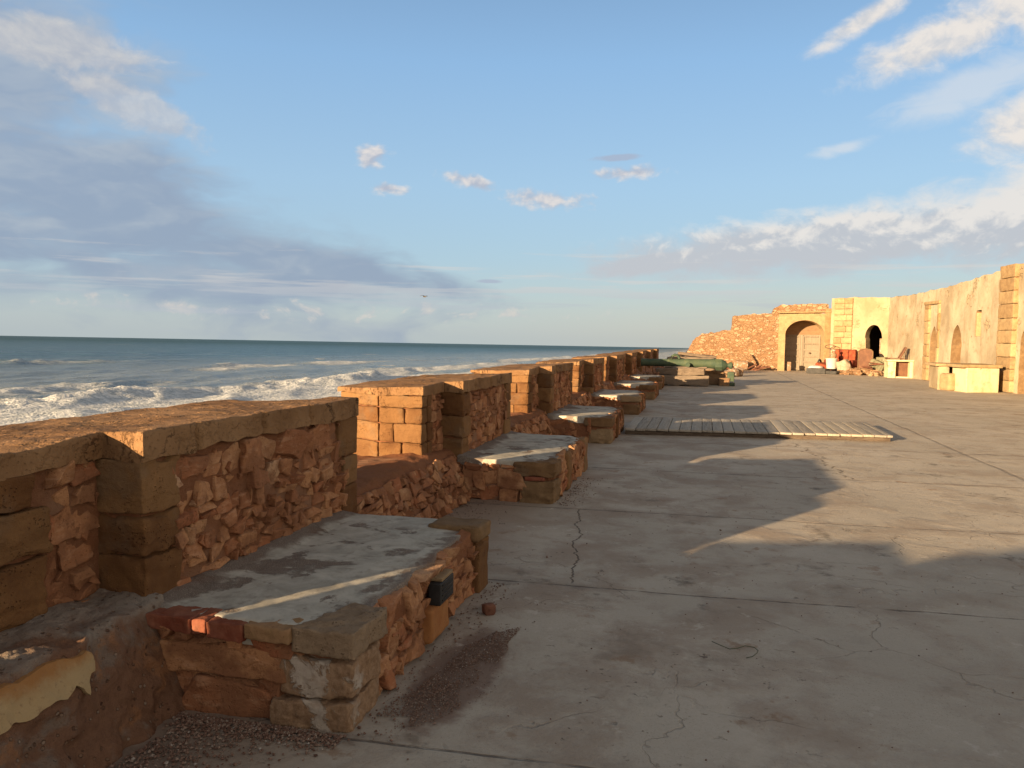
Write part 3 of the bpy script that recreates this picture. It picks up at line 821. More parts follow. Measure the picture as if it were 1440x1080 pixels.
def merlon(r0, a, b, seg, hero, k):
    o1, o2 = .03, .05
    core = MB()
    prism(core, [(XF - .035, a + .03), (XF - .035, b - .03), (XM, b - .03), (XB + .05, b - .06), (XB + .05, r0 + .27), (XM, r0 + .04), (XR - .03, r0 + .04), (XR - .03, a + .03)][::1],
          -.02, lambda p: np.full(len(p), 1.06), seg=seg, amp=.012, sc=4, top=False)
    if k < 6:
        z0 = .40 if k < 6 else 0
        stone_face(core, (XF - .035, a + .2, z0 - .02), (0, 1, 0), (0, 0, 1), (1, 0, 0), b - a - .36, 1.05 - z0, max(.015, seg * 1.3), 1, 1.05, .028, .09)
        ry = 2.57 if hero else r0 + .22
        stone_face(core, (XR - .03, ry, z0), (0, 1, 0), (0, 0, 1), (1, 0, 0), a - ry, 1.06 - z0, max(.015, seg * 1.3), 1, 1.05, .028, .09)
        m = core.build('merlon', [MT['mortar'], MT['stone']], par, smooth=32)
    else:
        m = core.build('merlon', MT['rub'], par, smooth=180)
    # capstone: one weathered slab that sheds water seaward
    cp = MB()
    poly = [(XF, a), (XF, b), (XM, b), (XB, b - .04), (XB - .02, r0 + .25), (XM, r0 - .01), (XR + .01, r0), (XR + .005, a)]
    def zt(p):
        q = np.column_stack([p, p[:, 0] * 0])
        base = 1.172 + (p[:, 0] - XF) * .055 - .02 * np.clip((a - p[:, 1]) / .5, 0, 1)
        step = np.floor((fbm(q, 1.1, 4, 61) * .5 + .5) * 5) / 5
        return base + .018 * (step - .5) + .012 * fbm(q, 4, 4, 33)
    prism(cp, poly, 1.045, zt, seg=seg, b=.012, amp=.006, sc=6)
    V = cp.v[0]
    # open joints in the front edge of the slab
    ys = np.arange(a + .42, b - .2, .57) + (rng.random(len(np.arange(a + .42, b - .2, .57))) - .5) * .2
    for y in ys:
        w = np.exp(-((V[:, 1] - y - .01 * np.sin(V[:, 2] * 60)) / (max(seg, .012) * .8)) ** 2) * np.clip((V[:, 0] - (XF - .09)) / .06, 0, 1)
        V[:, 0] -= w * .04
    V[:, 2] += np.where(V[:, 2] < 1.09, .028 * fbm(V, 5, 3, 90 + k), 0)
    cp.v[0] = V
    cp.build('capstone', MT['cap'], m, smooth=50)
    # pillar of dressed blocks at the near corner
    pi = MB(); z0 = .36
    cuts = [z0, .62, .80, 1.05] if k == 0 else [z0, .55 + .06 * rng.random(), .8 + .05 * rng.random(), 1.05]
    for i in range(3):
        dx = (rng.random() - .5) * .012
        hexa(pi, [(XR - .12, a + .004 + dx), (XF - .004 + dx, a + .004), (XF - .004 + dx, a + .235 + .03 * rng.random()), (XR - .12, a + .25)], cuts[i] + .002, cuts[i + 1] - .003, seg=seg * .9, b=.009, amp=.011, sc=9, lam=.007)
    pi.build('corner_pillar', MT['ash'], m)
    # quoins at the far end
    q = MB()
    cuts = [-.02, .33, .58, .78, 1.05] if k == 0 else [-.02, .3, .58 + .05 * rng.random(), .82, 1.05]
    for i in range(4):
        w = .17 + .1 * rng.random() + (.06 if i % 2 else 0)
        hexa(q, [(XM + .2, b - w), (XF - .008, b - w), (XF - .004, b - .004), (XM + .2, b - .004)], cuts[i] + .003, cuts[i + 1] - .005, seg=seg * 1.5, b=.014, amp=.008, sc=7)
    q.build('end_quoin', MT['ash'], m)
    # cheek of the embrasure: ashlar courses on the side that looks down the wall
    c = MB(); zz = [.42, .60, .78, .93, 1.05] ; 
    for i in range(4):
        split = [.52, .35, .62, 1.1][i] + .1 * (rng.random() - .5); x0, x1 = XM + .005, XR + .006
        xs = [x0, x1] if split > 1 else [x0, x0 + (x1 - x0) * split, x1]
        for xa, xb in zip(xs[:-1], xs[1:]):
            j = .004 * rng.random()
            hexa(c, [(xa + .004, r0 + j), (xb - .003, r0 + j), (xb - .003, r0 + .16), (xa + .004, r0 + .16)], zz[i] + .003, zz[i + 1] - .003, seg=seg * 1.1, b=.012, amp=.012, sc=6)
        j = .006 * rng.random()
        hexa(c, [(XB + .01, r0 + .245 + j), (XM - .003, r0 + .004 + j), (XM - .003, r0 + .2), (XB + .01, r0 + .42)], zz[i] + .003, zz[i + 1] - .003, seg=seg * 1.1, b=.014, amp=.012, sc=6)
        if i == 1 or i == 3:      # return of the corner block along the recess
            pass
        hexa(c, [(XR - .1, r0 + .17), (XR + .004, r0 + .17), (XR + .002, r0 + .27 + .08 * rng.random()), (XR - .1, r0 + .27)], zz[i] + .004, zz[i + 1] - .004, seg=seg * 1.5, b=.014, amp=.008, sc=7)
    c.build('cheek_block', MT['ash'], m)
    if hero:
        rb = MB()                 # big squared stones in the recess beside the pillar
        for (ya, yb, za, zb) in ((2.17, 2.56, .46, .70), (2.16, 2.585, .715, .90), (2.18, 2.50, .91, 1.04)):
            hexa(rb, [(XR - .15, ya), (XR + .012, ya), (XR + .012, yb), (XR - .15, yb)], za, zb, seg=.013, b=.01, amp=.012, sc=9, lam=.018)
        rb.build('recess_block', MT['ash'], m)
    return m

for k in range(9): merlon(RY[k], AY[k], BY[k], SEG[k], k == 0, k)
merlon(-2.45, -1.9, .45, .06, False, 20)

def breast(y0, y1, seg, prof, mkey, k):
    prof = np.array(prof, float); L = np.r_[0, np.cumsum(np.linalg.norm(np.diff(prof, axis=0), axis=1))]
    t = np.linspace(0, L[-1], max(6, int(L[-1] / seg))); px = np.interp(t, L, prof[:, 0]); pz = np.interp(t, L, prof[:, 1])
    # soften the profile
    for _ in range(max(1, int(.03 / seg))):
        px[1:-1] = (px[:-2] + px[2:]) / 2 * .5 + px[1:-1] * .5; pz[1:-1] = (pz[:-2] + pz[2:]) / 2 * .5 + pz[1:-1] * .5
    ys = np.linspace(y0, y1, max(3, int((y1 - y0) / seg)))
    n, m = len(ys), len(px)
    V = np.column_stack([np.tile(px, n), np.repeat(ys, m), np.tile(pz, n)])
    V = rough(V, .03, 2.6, k + 5, .012, 9)
    if k == 0:
        V = V + .022 * vec_noise(V, 7, 4, 21) + .009 * vec_noise(V, 26, 3, 4) + .004 * vec_noise(V, 70, 2, 6)
        V[:, 0] -= .03 * np.clip(fbm(V, 5.5, 3, 44) - .12, 0, .3) / .3
    else: V = V + .005 * vec_noise(V, 32, 2, 4)
    idx = (np.arange(n - 1)[:, None] * m + np.arange(m - 1)[None]).ravel()
    F = np.stack([idx, idx + 1, idx + m + 1, idx + m], 1)
    mb = MB(); mb.add(V, F[:, ::-1], 0); 
    if 1 <= k <= 5:
        d = np.array([-.19, 0, .42]); L_ = np.linalg.norm(d); d /= L_; nn = np.array([d[2], 0, -d[0]])
        stone_face(mb, (-2.205, y0 + .05, .0), (0, 1, 0), d, nn, y1 - y0 - .1, L_ + .02, max(.018, seg * 1.2), 1, 1., .028, .2)
    if k == 0:
        pass
    return mb.build('sill_wall', MT['mound'] if k == 0 else [MT['mortar'], MT['stone']] if k < 6 else MT[mkey], par, smooth=180 if k == 0 else 50)
P0 = [(-3.5, -9.), (-3.5, .40), (-2.75, .49), (-2.55, .47), (-2.28, .44), (-2.22, .30), (-2.16, .12), (-2.08, -.03)]
P1 = [(-3.5, -9.), (-3.5, .42), (-2.62, .50), (-2.47, .47), (-2.38, .36), (-2.3, .16), (-2.2, -.03)]
breast(.3, 2.94, .011, P0, 'rub_near', 0)
for k in range(8):
    breast(BY[k] - .05, AY[k + 1] + .04, max(.022, SEG[k + 1] * 1.1), P1, 'rub_breast', k + 1)
breast(42.5, 47., .14, P1, 'rub_breast', 12)
# seaward face below the merlons
mb = MB()
hexa(mb, [(-3.52, -30), (-2.5, -30), (-2.5, 60), (-3.52, 60)], -9.2, -.03, seg=2.5, b=.05, amp=.05, sc=.6)
mb.build('wall_base', MT['rub'], par)
# remnant of yellow plaster on the near sill
mb = MB()
pts = np.array([(1.9, .30), (2.0, .27), (2.24, .295), (2.29, .29), (2.33, .315), (2.355, .285), (2.375, .25), (2.395, .295), (2.42, .325), (2.45, .325), (2.46, .355), (2.455, .385), (2.43, .405), (2.38, .41), (2.3, .412), (1.9, .412)])
D = dense(pts, .012); D = D + .012 * vec_noise(np.column_stack([D, D[:, 0] * 0]), 14, 4, 3)[:, :2]; Pq, T = tri_region(D, [], .012)
def sx(z): return np.interp(z, [-.03, .12, .30, .44, .47], [-2.08, -2.16, -2.22, -2.28, -2.5])
V = np.column_stack([sx(Pq[:, 1]) + .022 + .005 * vnoise(np.column_stack([Pq, Pq[:, 0] * 0]) * 40), Pq[:, 0], Pq[:, 1]])
V = rough(V, .03, 2.6, 5, .012, 9); V = V + .018 * vec_noise(V, 7, 4, 21)
VB = V - [.03, 0, .0]; n = len(V); nb = len(D)
F = [t for t in T] + [tuple(x + n for x in t[::-1]) for t in T] + [(i, (i + 1) % nb, n + (i + 1) % nb, n + i) for i in range(nb)]
mb.add(np.concatenate([V, VB]), F, 0); mb.build('plaster_patch', MT['dplast'], par)

# the wall climbs to a watch platform behind the camera; it throws the near shade
tw = MB()
prism(tw, [(-2.4, -8.0), (-2.4, -.45), (-3.5, -.3), (-3.5, -8.0)], 1.0, lambda p: np.interp(p[:, 1], [-8., -4., -3.2, -2.15, -1.6, -.3], [4.2, 2.12, 1.857, 1.586, 1.25, 1.15]), seg=.15, amp=.03, sc=2)
tw.build('raised_wall', MT['rub'], par, smooth=60)
tw = MB(); hexa(tw, [(-6.0, -30), (-2.6, -30), (-2.6, -8.02), (-6.0, -8.02)], -9, 5.2, seg=.6, b=.05, amp=.03, sc=1)
tag(tw.build('bastion', MT['rub']), 'tall rubble bastion on the sea wall behind the viewer', 'bastion', kind='thing')

# ------------------------------------------------------------------ masonry benches
BX = [(2.83, 4.86, -1.335), (7.38, 9.62, -1.36), (12.0, 14.0, -1.34), (16.9, 18.8, -1.3), (21.4, 23.4, -1.25), (26.0, 27.7, -1.3)]
BL = ['nearest masonry bench with red bricks in its edge, pale plaster top and a black plaque',
      'second masonry bench from the front with banded tan corner blocks and half grey top',
      'masonry bench touching the near side of the wooden boardwalk',
      'small masonry bench just beyond the wooden boardwalk',
      'masonry bench two past the wooden boardwalk, just before the farthest bench',
      'farthest visible masonry bench, nearest to the grey timber stack of the cannon']
for k, (y0, y1, xf) in enumerate(BX):
    seg = [.015, .02, .035, .05, .07, .09][k]
    bn = empty('masonry_bench', ((-2.35 + xf) / 2, (y0 + y1) / 2, 0), BL[k], 'stone bench', 'benches along the sea wall')
    c = MB(); hexa(c, [(-2.4, y0 + .035), (xf - .035, y0 + .035), (xf - .035, y1 - .035), (-2.4, y1 - .035)], -.03, .355, seg=seg, b=.03, amp=.018, sc=3.2)
    if k < 5:
        sg = max(.014, seg * 1.2)
        stone_face(c, (-2.3, y0 + .035, .0), (1, 0, 0), (0, 0, 1), (0, -1, 0), 2.3 + xf - .3, .36, sg, 1, 1.5 if k else 1.2, .028)
        stone_face(c, (xf - .035, y0 + .3, .0), (0, 1, 0), (0, 0, 1), (1, 0, 0), y1 - y0 - .5, .385, sg, 1, 1.2, .028)
        c.build('rubble_body', [MT['mortar'], MT['stone']], bn, smooth=32)
    else:
        c.build('rubble_body', MT['rub_bench'], bn, smooth=180)
    t = MB()
    yy = np.linspace(y0, y1, 14); 
    outer = [(-2.37, y0 + .06), (-1.75, y0 + .02), (xf - .26, y0 + .04)] + [(xf - .04 - .05 * abs(math.sin(i * 1.9 + k)), y0 + .3 + (y1 - y0 - .55) * i / 9) for i in range(10)] + [(xf - .22, y1 - .03), (-1.8, y1 - .02), (-2.37, y1 - .04)]
    def zt(p):
        q = np.column_stack([p, p[:, 0] * 0]); 
        ed = np.clip((p[:, 0] - (xf - .3)) / .3, 0, 1)
        return .402 + .012 * fbm(q, 2.2, 4, 70 + k) + .03 * np.clip((-2.2 - p[:, 0]) / .2, 0, 1) - .012 * ed
    prism(t, outer, .30, zt, seg=seg, b=.012, amp=.004, sc=7)
    t.build('mortar_top', MT['btop'], bn, smooth=60)
    if k == 0:
        # near corner: slab over two dressed blocks
        q = MB(); hexa(q, [(-1.60, y0 - .005), (-1.325, y0 - .01), (-1.315, y0 + .33), (-1.5, y0 + .36)], .30, .407, seg=.010, b=.008, amp=.014, sc=13)
        q.build('corner_slab', MT['ash_b'], bn)
        q = MB()
        hexa(q, [(-1.655, y0 - .004), (-1.335, y0 + .004), (-1.335, y0 + .30), (-1.655, y0 + .30)], .122, .282, seg=.010, b=.008, amp=.016, sc=12, var=.9)
        hexa(q, [(-1.69, y0 - .02), (-1.34, y0 - .012), (-1.34, y0 + .31), (-1.69, y0 + .31)], -.02, .114, seg=.010, b=.01, amp=.018, sc=11, var=.75)
        q.build('corner_block', MT['limey'], bn)
        for (xa, xb, za, zb_, mk) in ((-2.275, -2.055, .345, .40, 'brick_r'), (-2.05, -1.985, .342, .405, 'brick_r'), (-1.98, -1.815, .33, .397, 'brick_r'), (-1.808, -1.60, .345, .40, 'brick_t')):
            q = MB(); block(q, ((xa + xb) / 2, y0 + .045, (za + zb_) / 2), (xb - xa, .14, zb_ - za + .006), seg=.01, b=.007, amp=.010, sc=16)
            q.build('brick', MT[mk], bn)
        q = MB()
        def st(x, z, w, h, d=.12, yo=.02): 
            V, F = warp_stone(w, h, d, .016, int(rng.integers(0, 9999))); V = V[:, [0, 2, 1]]; q.add(V + [x, y0 + yo, z], F[:, ::-1], 0)
        st(-1.95, .235, .52, .17, .07, .045); st(-1.88, .045, .4, .14, .08, .04); st(-2.2, .12, .2, .16, .07, .06); st(-1.7, .3, .16, .05, .07, .04)
        q.build('face_stone', MT['stone'], bn, smooth=50)
        # far corner slab and blocks
        q = MB(); hexa(q, [(-1.66, y1 - .26), (-1.31, y1 - .27), (-1.305, y1 + .01), (-1.64, y1 + .01)], .325, .425, seg=.016, b=.02, amp=.01, sc=6)
        q.build('corner_slab', MT['ash_y'], bn)
        q = MB(); hexa(q, [(-1.6, y1 - .24), (-1.325, y1 - .22), (-1.32, y1 + .0), (-1.6, y1 + .0)], -.02, .315, seg=.016, b=.02, amp=.012, sc=6)
        q.build('corner_block', MT['ash'], bn)
        # outer face: upright stones, plaque on an orange brick
        q = MB(); hexa(q, [(-1.42, 3.72), (-1.312, 3.72), (-1.312, 4.02), (-1.42, 4.02)], .02, .2, seg=.015, b=.02, amp=.008, sc=6); q.build('orange_block', MT['brick_o'], bn)
        q = MB(); hexa(q, [(-1.36, 3.80), (-1.292, 3.80), (-1.292, 4.02), (-1.36, 4.02)], .20, .315, seg=.02, b=.005, amp=.001, sc=6)
        for i in range(4): block(q, (-1.291, 3.91, .222 + i * .026), (.006, .16, .008), seg=.05, b=.002, amp=0)
        q.build('plaque', MT['black'], bn)
        q = MB(); hexa(q, [(-1.37, 3.84), (-1.296, 3.84), (-1.296, 4.02), (-1.37, 4.02)], .316, .335, seg=.02, b=.004, amp=.001); q.build('plaque_ledge', MT['ash_y'], bn)
    else:
        e = .02 + .01 * k
        q = MB(); hexa(q, [(xf - .42, y0 - .01), (xf + .005, y0 - .005), (xf + .01, y0 + .34), (xf - .4, y0 + .36)], .26, .395, seg=seg * .75, b=.012, amp=.018, sc=9, lam=.022)
        q.build('corner_slab', MT['ash_y'], bn)
        q = MB(); hexa(q, [(xf - .36, y0 - .002), (xf - .01, y0 + .0), (xf - .005, y0 + .32), (xf - .36, y0 + .32)], -.02, .215, seg=seg * .75, b=.012, amp=.018, sc=9, lam=.022)
        q.build('corner_block', MT['ash_y'], bn)
        if k == 1:
            q = MB(); block(q, (xf - .2, y0 + .06, .237), (.2, .14, .04), seg=.02, b=.01, amp=.006); q.build('brick', MT['brick_r'], bn)
        q = MB(); hexa(q, [(xf - .2, y1 - .3), (xf + .0, y1 - .3), (xf + .0, y1 - .0), (xf - .2, y1 - .0)], -.02, .39, seg=seg * 1.2, b=.03, amp=.015, sc=5)
        q.build('upright_block', MT['ash'], bn); q = MB()
        hexa(q, [(xf - .1, y0 + .7), (xf + .015, y0 + .72), (xf + .015, y0 + .92), (xf - .1, y0 + .92)], .0, .40, seg=seg * 1.2, b=.03, amp=.015, sc=5)
        q.build('upright_block', MT['ash'], bn)

# ------------------------------------------------------------------ gravel (countless): grit washed against the wall
def gravel():
    pts = []
    def ell(cx, cy, rx, ry, ang, n, smin, smax, dome=0):
        for _ in range(n):
            r = math.sqrt(random.random()) ; t = random.random() * 6.283
            u, v = r * math.cos(t) * rx * (1 + .3 * math.sin(3 * t + cx * 9)), r * math.sin(t) * ry * (1 + .25 * math.cos(4 * t + cy * 7))
            pts.append((cx + u * math.cos(ang) - v * math.sin(ang), cy + u * math.sin(ang) + v * math.cos(ang), dome * (1 - r), random.uniform(smin, smax)))
    ell(-1.14, 3.2, .13, .24, -.1, 2100, .0016, .0045, .004); ell(-1.03, 3.85, .10, .27, -.15, 1800, .0016, .0045, .004); ell(-1.1, 3.5, .10, .3, 0, 1500, .0016, .004, .003); ell(-1.1, 3.5, .2, .6, -.1, 600, .0014, .0035, 0)
    for _ in range(2600):
        y = random.uniform(2.15, 2.8); x = -2.1 + abs(random.gauss(0, .22)) + (y - 2.15) * .1
        if random.random() < .5: x = random.uniform(-2.1, -1.35); y = 2.8 - abs(random.gauss(0, .06))
        pts.append((x, y, 0, random.uniform(.003, .009)))
    for _ in range(1000):
        y = random.uniform(2.8, 9); x = -1.33 + abs(random.gauss(0, .1))
        if 4.9 < y < 7.35: x = -2.2 + abs(random.gauss(0, .22))
        pts.append((x, y, 0, random.uniform(.002, .008)))
    for _ in range(420):
        y = 2.2 + 8 * random.random() ** 1.6; x = random.uniform(-1.3, 3.2)
        pts.append((x, y, 0, random.uniform(.002, .006)))
    for _ in range(3): pts.append((random.uniform(-1.2, 2.5), random.uniform(2.4, 7), 0, random.uniform(.006, .013)))
    base = np.array([(1, 0, 0), (-1, 0, 0), (0, 1, 0), (0, -1, 0), (0, 0, 1), (0, 0, -1)], float)
    tri = [(0, 2, 4), (2, 1, 4), (1, 3, 4), (3, 0, 4), (2, 0, 5), (1, 2, 5), (3, 1, 5), (0, 3, 5)]
    mb = MB()
    for (x, y, z, s) in pts:
        V = base * s * (.6 + .8 * rng.random((6, 1))); V[:, 2] *= .7
        a = rng.random() * 6.28; V = V @ np.array([[math.cos(a), -math.sin(a), 0], [math.sin(a), math.cos(a), 0], [0, 0, 1]])
        mb.add(V + [x, y, z + s * .3], tri, 0)
    tag(mb.build('gravel', MT['pebble'], smooth=0), 'loose red brown grit scattered along the foot of the wall and benches', 'gravel', kind='stuff')
gravel()

mb = MB(); stone(mb, (-1.17, 4.31, .025), (.075, .065, .075), s=5, seg=.1); tag(mb.build('loose_stone', MT['redbrn'], smooth=180), 'small red brown stone lying alone on the floor beside the nearest bench', 'stone')
mb = MB()
pp = [(.2 + (a_ - .2) * .8, 4.14 + (b_ - 4.14) * .8) for a_, b_ in [(.06, 4.24), (.12, 4.17), (.17, 4.15), (.22, 4.17), (.27, 4.21), (.33, 4.22), (.35, 4.17), (.34, 4.11), (.31, 4.06), (.27, 4.03)]]
tube(mb, [(x, y, .006 + .004 * math.sin(i * 2)) for i, (x, y) in enumerate(pp)], .0022, 6)
tag(mb.build('cord', MT['green'], smooth=180), 'short curled length of green cord lying on the shaded floor', 'cord')

# ------------------------------------------------------------------ boardwalk
bw = empty('boardwalk', (.85, 14.8, 0), 'low grey wooden boardwalk lying across the terrace floor', 'boardwalk')
x = -1.27; i = 0
while x < 3.0:
    w = .17 + .02 * rng.random(); w = min(w, 3.06 - x)
    y0 = 13.32 + .05 * (rng.random() - .5) + (x + 1.27) * .14; y1 = 15.45 + .05 * (rng.random() - .5) + (x + 1.27) * .14
    mb = MB(); hexa(mb, [(x + .003, y0), (x + w - .002, y0), (x + w - .002, y1), (x + .003, y1)], .066 + .004 * rng.random(), .1 + .006 * rng.random(), seg=.16, b=.006, amp=.003, sc=3)
    mb.build('plank', MT['woodl'] if 1.75 < x < 2.75 else MT['wood'], bw); x += w + .004; i += 1
for (yy, nm) in ((13.34, 'rail'), (15.3, 'rail'), (14.3, 'rail')):
    mb = MB(); hexa(mb, [(-1.26, yy + .02), (3.04, yy + .62), (3.04, yy + .69), (-1.26, yy + .09)], -.005, .063, seg=.2, b=.008, amp=.004, sc=3); mb.build(nm, MT['woodx'], bw)

# ------------------------------------------------------------------ cannon on timbers
cn = empty('cannon', (-.6, 29.4, 0), 'green bronze cannon barrel lying on weathered timbers, muzzle towards the sea wall', 'cannon')
Mx = Matrix.Rotation(R(90), 4, 'Y')
mb = MB(); prof = [(.0, 0), (.105, 0), (.105, .012), (.16, .0), (.178, .03), (.178, .08), (.162, .1), (.158, .25), (.165, 1.0), (.182, 1.03), (.182, 1.1), (.172, 1.13), (.18, 1.7), (.192, 1.72), (.192, 1.8), (.184, 1.83), (.195, 2.55), (.205, 2.6), (.215, 2.75)]
prof = [(r * .84, z * .97) for r, z in prof]
lathe(mb, prof, (-2.25, 29.4, .79), n=28, M=Mx, amp=.004, sc=5); mb.build('barrel', MT['bronze'], cn, smooth=50)
mb = MB(); lathe(mb, [(0, 0), (.215, 0), (.22, .02), (.22, .24), (.2, .27)], (.42, 29.4, .76), n=8, M=Mx @ Matrix.Rotation(R(22.5), 4, 'Z'), amp=.003); mb.build('base_ring', MT['bronze'], cn, smooth=30)
mb = MB(); lathe(mb, [(.2, 0), (.17, .1), (.08, .16), (.07, .2), (.12, .26), (.12, .33), (.06, .36), (0, .37)], (.68, 29.4, .74), n=16, M=Mx @ Matrix.Rotation(0, 4, 'Z')); mb.build('cascabel', MT['bronze'], cn, smooth=60)
for dy in (-.08, .08):
    mb = MB(); tube(mb, [(-1.16, 29.4 + dy, .93), (-1.13, 29.4 + dy, 1.03), (-1.03, 29.4 + dy, 1.09), (-.92, 29.4 + dy, 1.07), (-.85, 29.4 + dy, .95)], [.05, .045, .05, .045, .05], 10); mb.build('lifting_handle', MT['bronze'], cn, smooth=60)
mb = MB(); lathe(mb, [(0, 0), (.085, 0), (.085, .66), (0, .66)], (-.55, 29.73, .74), n=16, M=Matrix.Rotation(R(90), 4, 'X')); mb.build('trunnion', MT['bronze'], cn, smooth=60)

def timber_stack(name, label, parts, mk):
    t = empty(name, parts[0][0], label, 'timber')
    for (c, s, rz) in parts:
        mb = MB(); block(mb, c, s, seg=.05, b=.02, amp=.045, sc=3.2, rz=rz); mb.build('beam', MT[mk], t, smooth=60)
    return t
timber_stack('timber_stack', 'cracked grey timbers stacked under the near side of the cannon', [((-.72, 28.62, .2), (1.86, .42, .36), .02), ((-.78, 28.72, .5), (1.7, .42, .23), -.03), ((-1.5, 28.9, .09), (.5, .3, .18), .2), ((-.62, 28.9, .64), (1.5, .3, .06), .02)], 'timber')
timber_stack('timber_stack', 'brown sunlit timbers under the breech of the cannon', [((.3, 30.0, .2), (1.25, .5, .4), .03), ((.2, 29.95, .47), (1.1, .4, .13), -.02), ((.75, 29.5, .14), (.35, .4, .28), .1)], 'timber_b')
mb = MB(); block(mb, (.98, 29.5, .33), (.24, .24, .34), seg=.05, b=.02, amp=.01, sc=5); block(mb, (.98, 29.5, .06), (.3, .3, .12), seg=.05, b=.02, amp=.01, sc=5)
tag(mb.build('breech_block', MT['bronze']), 'small green metal block standing under the end knob of the cannon', 'block')
mb = MB(); hexa(mb, [(-2.1, 28.5), (-1.55, 28.4), (-1.5, 28.6), (-2.05, 28.8)], .36, .46, seg=.06, b=.02, amp=.02, sc=4); stone(mb, (-1.9, 28.6, .17), (.4, .3, .34)); stone(mb, (-1.7, 28.55, .15), (.3, .3, .3))
tag(mb.build('stone_prop', MT['rub_bench'], smooth=60), 'flat stone on rubble propping the muzzle end of the cannon', 'stone')
mb = MB()
for i in range(26):
    stone(mb, (-1.5 + 1.9 * rng.random(), 39.5 + 1.2 * rng.random(), .2 + .6 * rng.random()), (.3 + .4 * rng.random(), .4, .2 + .15 * rng.random()), seg=.25)
block(mb, (-.6, 40.1, .4), (2.3, 1.4, .8), seg=.15, b=.1, amp=.1, sc=1.5)
block(mb, (-.3, 39.8, .9), (1.9, .25, .14), seg=.15, b=.03, amp=.05, sc=1.5, rot=Matrix.Rotation(.1, 4, 'Y'))
tag(mb.build('rubble_heap', MT['timber'], smooth=60), 'dark brown heap of rubble and rotten wood behind the cannon', 'rubble heap')
mb = MB(); stone(mb, (1.35, 37.5, .18), (.5, .5, .36)); stone(mb, (1.15, 37.2, .13), (.4, .4, .26)); stone(mb, (1.62, 37.8, .2), (.34, .4, .4))
tag(mb.build('stone_pile', MT['limey'], smooth=60), 'few pale stones piled on the floor just past the cannon breech', 'stone pile')

# ------------------------------------------------------------------ gate wall at the end
YA = 47.0
gw = empty('gate_wall', (3, YA, 0), 'ruined stepped rubble wall with a wide arched wooden gate closing the terrace', 'wall')
gw['kind'] = 'thing'
def jag(pts, amp, seg, s):
    D = dense(np.array(pts), seg)[:-1] if False else None
    out = []
    for i in range(len(pts) - 1):
        a, b = np.array(pts[i], float), np.array(pts[i + 1], float); k = max(1, int(np.linalg.norm(b - a) / seg))
        for t in range(k):
            p = a + (b - a) * t / k; out.append((p[0] + amp * .4 * (rng.random() - .5), p[1] + amp * (rng.random() - .5)))
    out.append(pts[-1]); return out
top = jag([(-.95, .9), (-.8, 1.35), (-.45, 1.8), (-.1, 2.05), (.7, 2.2), (1.52, 2.25), (1.57, 3.08), (2.6, 3.18), (4.12, 3.28)][::-1], .09, .14, 1)
mb = MB(); plate(mb, [(-.95, -.03), (4.12, -.03)] + top, [], (0, YA, 0), (1, 0), (0, -1), 1.1, seg=.075, amp=.05, sc=1.6)
mb.build('rubble_wall', MT['rub_far'], gw, smooth=180)
mb = MB(); plate(mb, [(-.9, -.03), (2.95, -.03), (2.9, .5), (2.6, .93)] + jag([(2.6, .95), (-.9, .93)], .06, .2, 2)[1:], [], (0, YA - .32, 0), (1, 0), (0, -1), .4, seg=.09, amp=.04, sc=2)
mb.build('wall_footing', MT['rub_far'], gw, smooth=180)
mb = MB(); plate(mb, [(3.75, 3.2), (6.75, 3.32)] + jag([(6.75, 3.82), (4.2, 3.76), (3.9, 3.6), (3.75, 3.3)], .06, .15, 3), [], (0, YA + .12, 0), (1, 0), (0, -1), .9, seg=.09, amp=.05, sc=2)
mb.build('rubble_top', MT['rub_far'], gw, smooth=180)
def arch(u0, u1, zs, rise, n=14, point=0., z0=-.02):
    c = (u0 + u1) / 2; r = (u1 - u0) / 2; L = [(u0, z0)]; Rr = []
    pts = []
    for i in range(n + 1):
        t = math.pi * i / n; xx = -math.cos(t); zz = math.sin(t) ** (1 - .45 * point) if point else math.sin(t)
        if point: zz = (1 - abs(xx) ** 1.6) ** .75 if abs(xx) < 1 else 0
        pts.append((c + r * xx, zs + rise * zz))
    return [(u0, z0)] + pts + [(u1, z0)]
GA0, GA1 = 4.47, 6.55
mb = MB(); plate(mb, [(4.1, -.02), (6.86, -.02), (6.86, 3.28), (4.1, 3.22)], [arch(GA0, GA1, 2.08, .8)], (0, YA - .1, 0), (1, 0), (0, -1), .5, seg=.14, hole_depth=1.35, amp=.015, sc=2)
mb.build('gate_surround', MT['ash_far'], gw, smooth=50)
mb = MB(); hexa(mb, [(4.05, YA - .2), (6.86, YA - .2), (6.86, YA + .1), (4.05, YA + .1)], [3.26, 3.32, 3.32, 3.26], [3.34, 3.4, 3.4, 3.34], seg=.15, b=.02, amp=.015, sc=3); mb.build('coping', MT['ash_far'], gw)
mb = MB(); hexa(mb, [(6.56, YA - .16), (6.86, YA - .16), (6.86, YA - .11), (6.56, YA - .11)], 0, 3.55, seg=.2, b=.01, amp=.006); mb.build('gate_post', MT['ash_far'], gw)
YD = YA + 1.2
mb = MB(); plate(mb, [(GA0 - .1, 2.07), (GA1 + .1, 2.07), (GA1 + .1, 3.0), (GA0 - .1, 3.0)], [], (0, YD + .02, 0), (1, 0), (0, -1), .1, seg=.2, amp=.004); mb.build('tympanum', MT['timber_b'], gw)
dr = MB(); hexa(dr, [(GA0 - .05, YD), (GA1 + .05, YD), (GA1 + .05, YD + .06), (GA0 - .05, YD + .06)], 0.0, 2.07, seg=.12, b=.01, amp=.003); 
d = dr.build('gate_door', MT['door'], gw)
mid = (GA0 + GA1) / 2
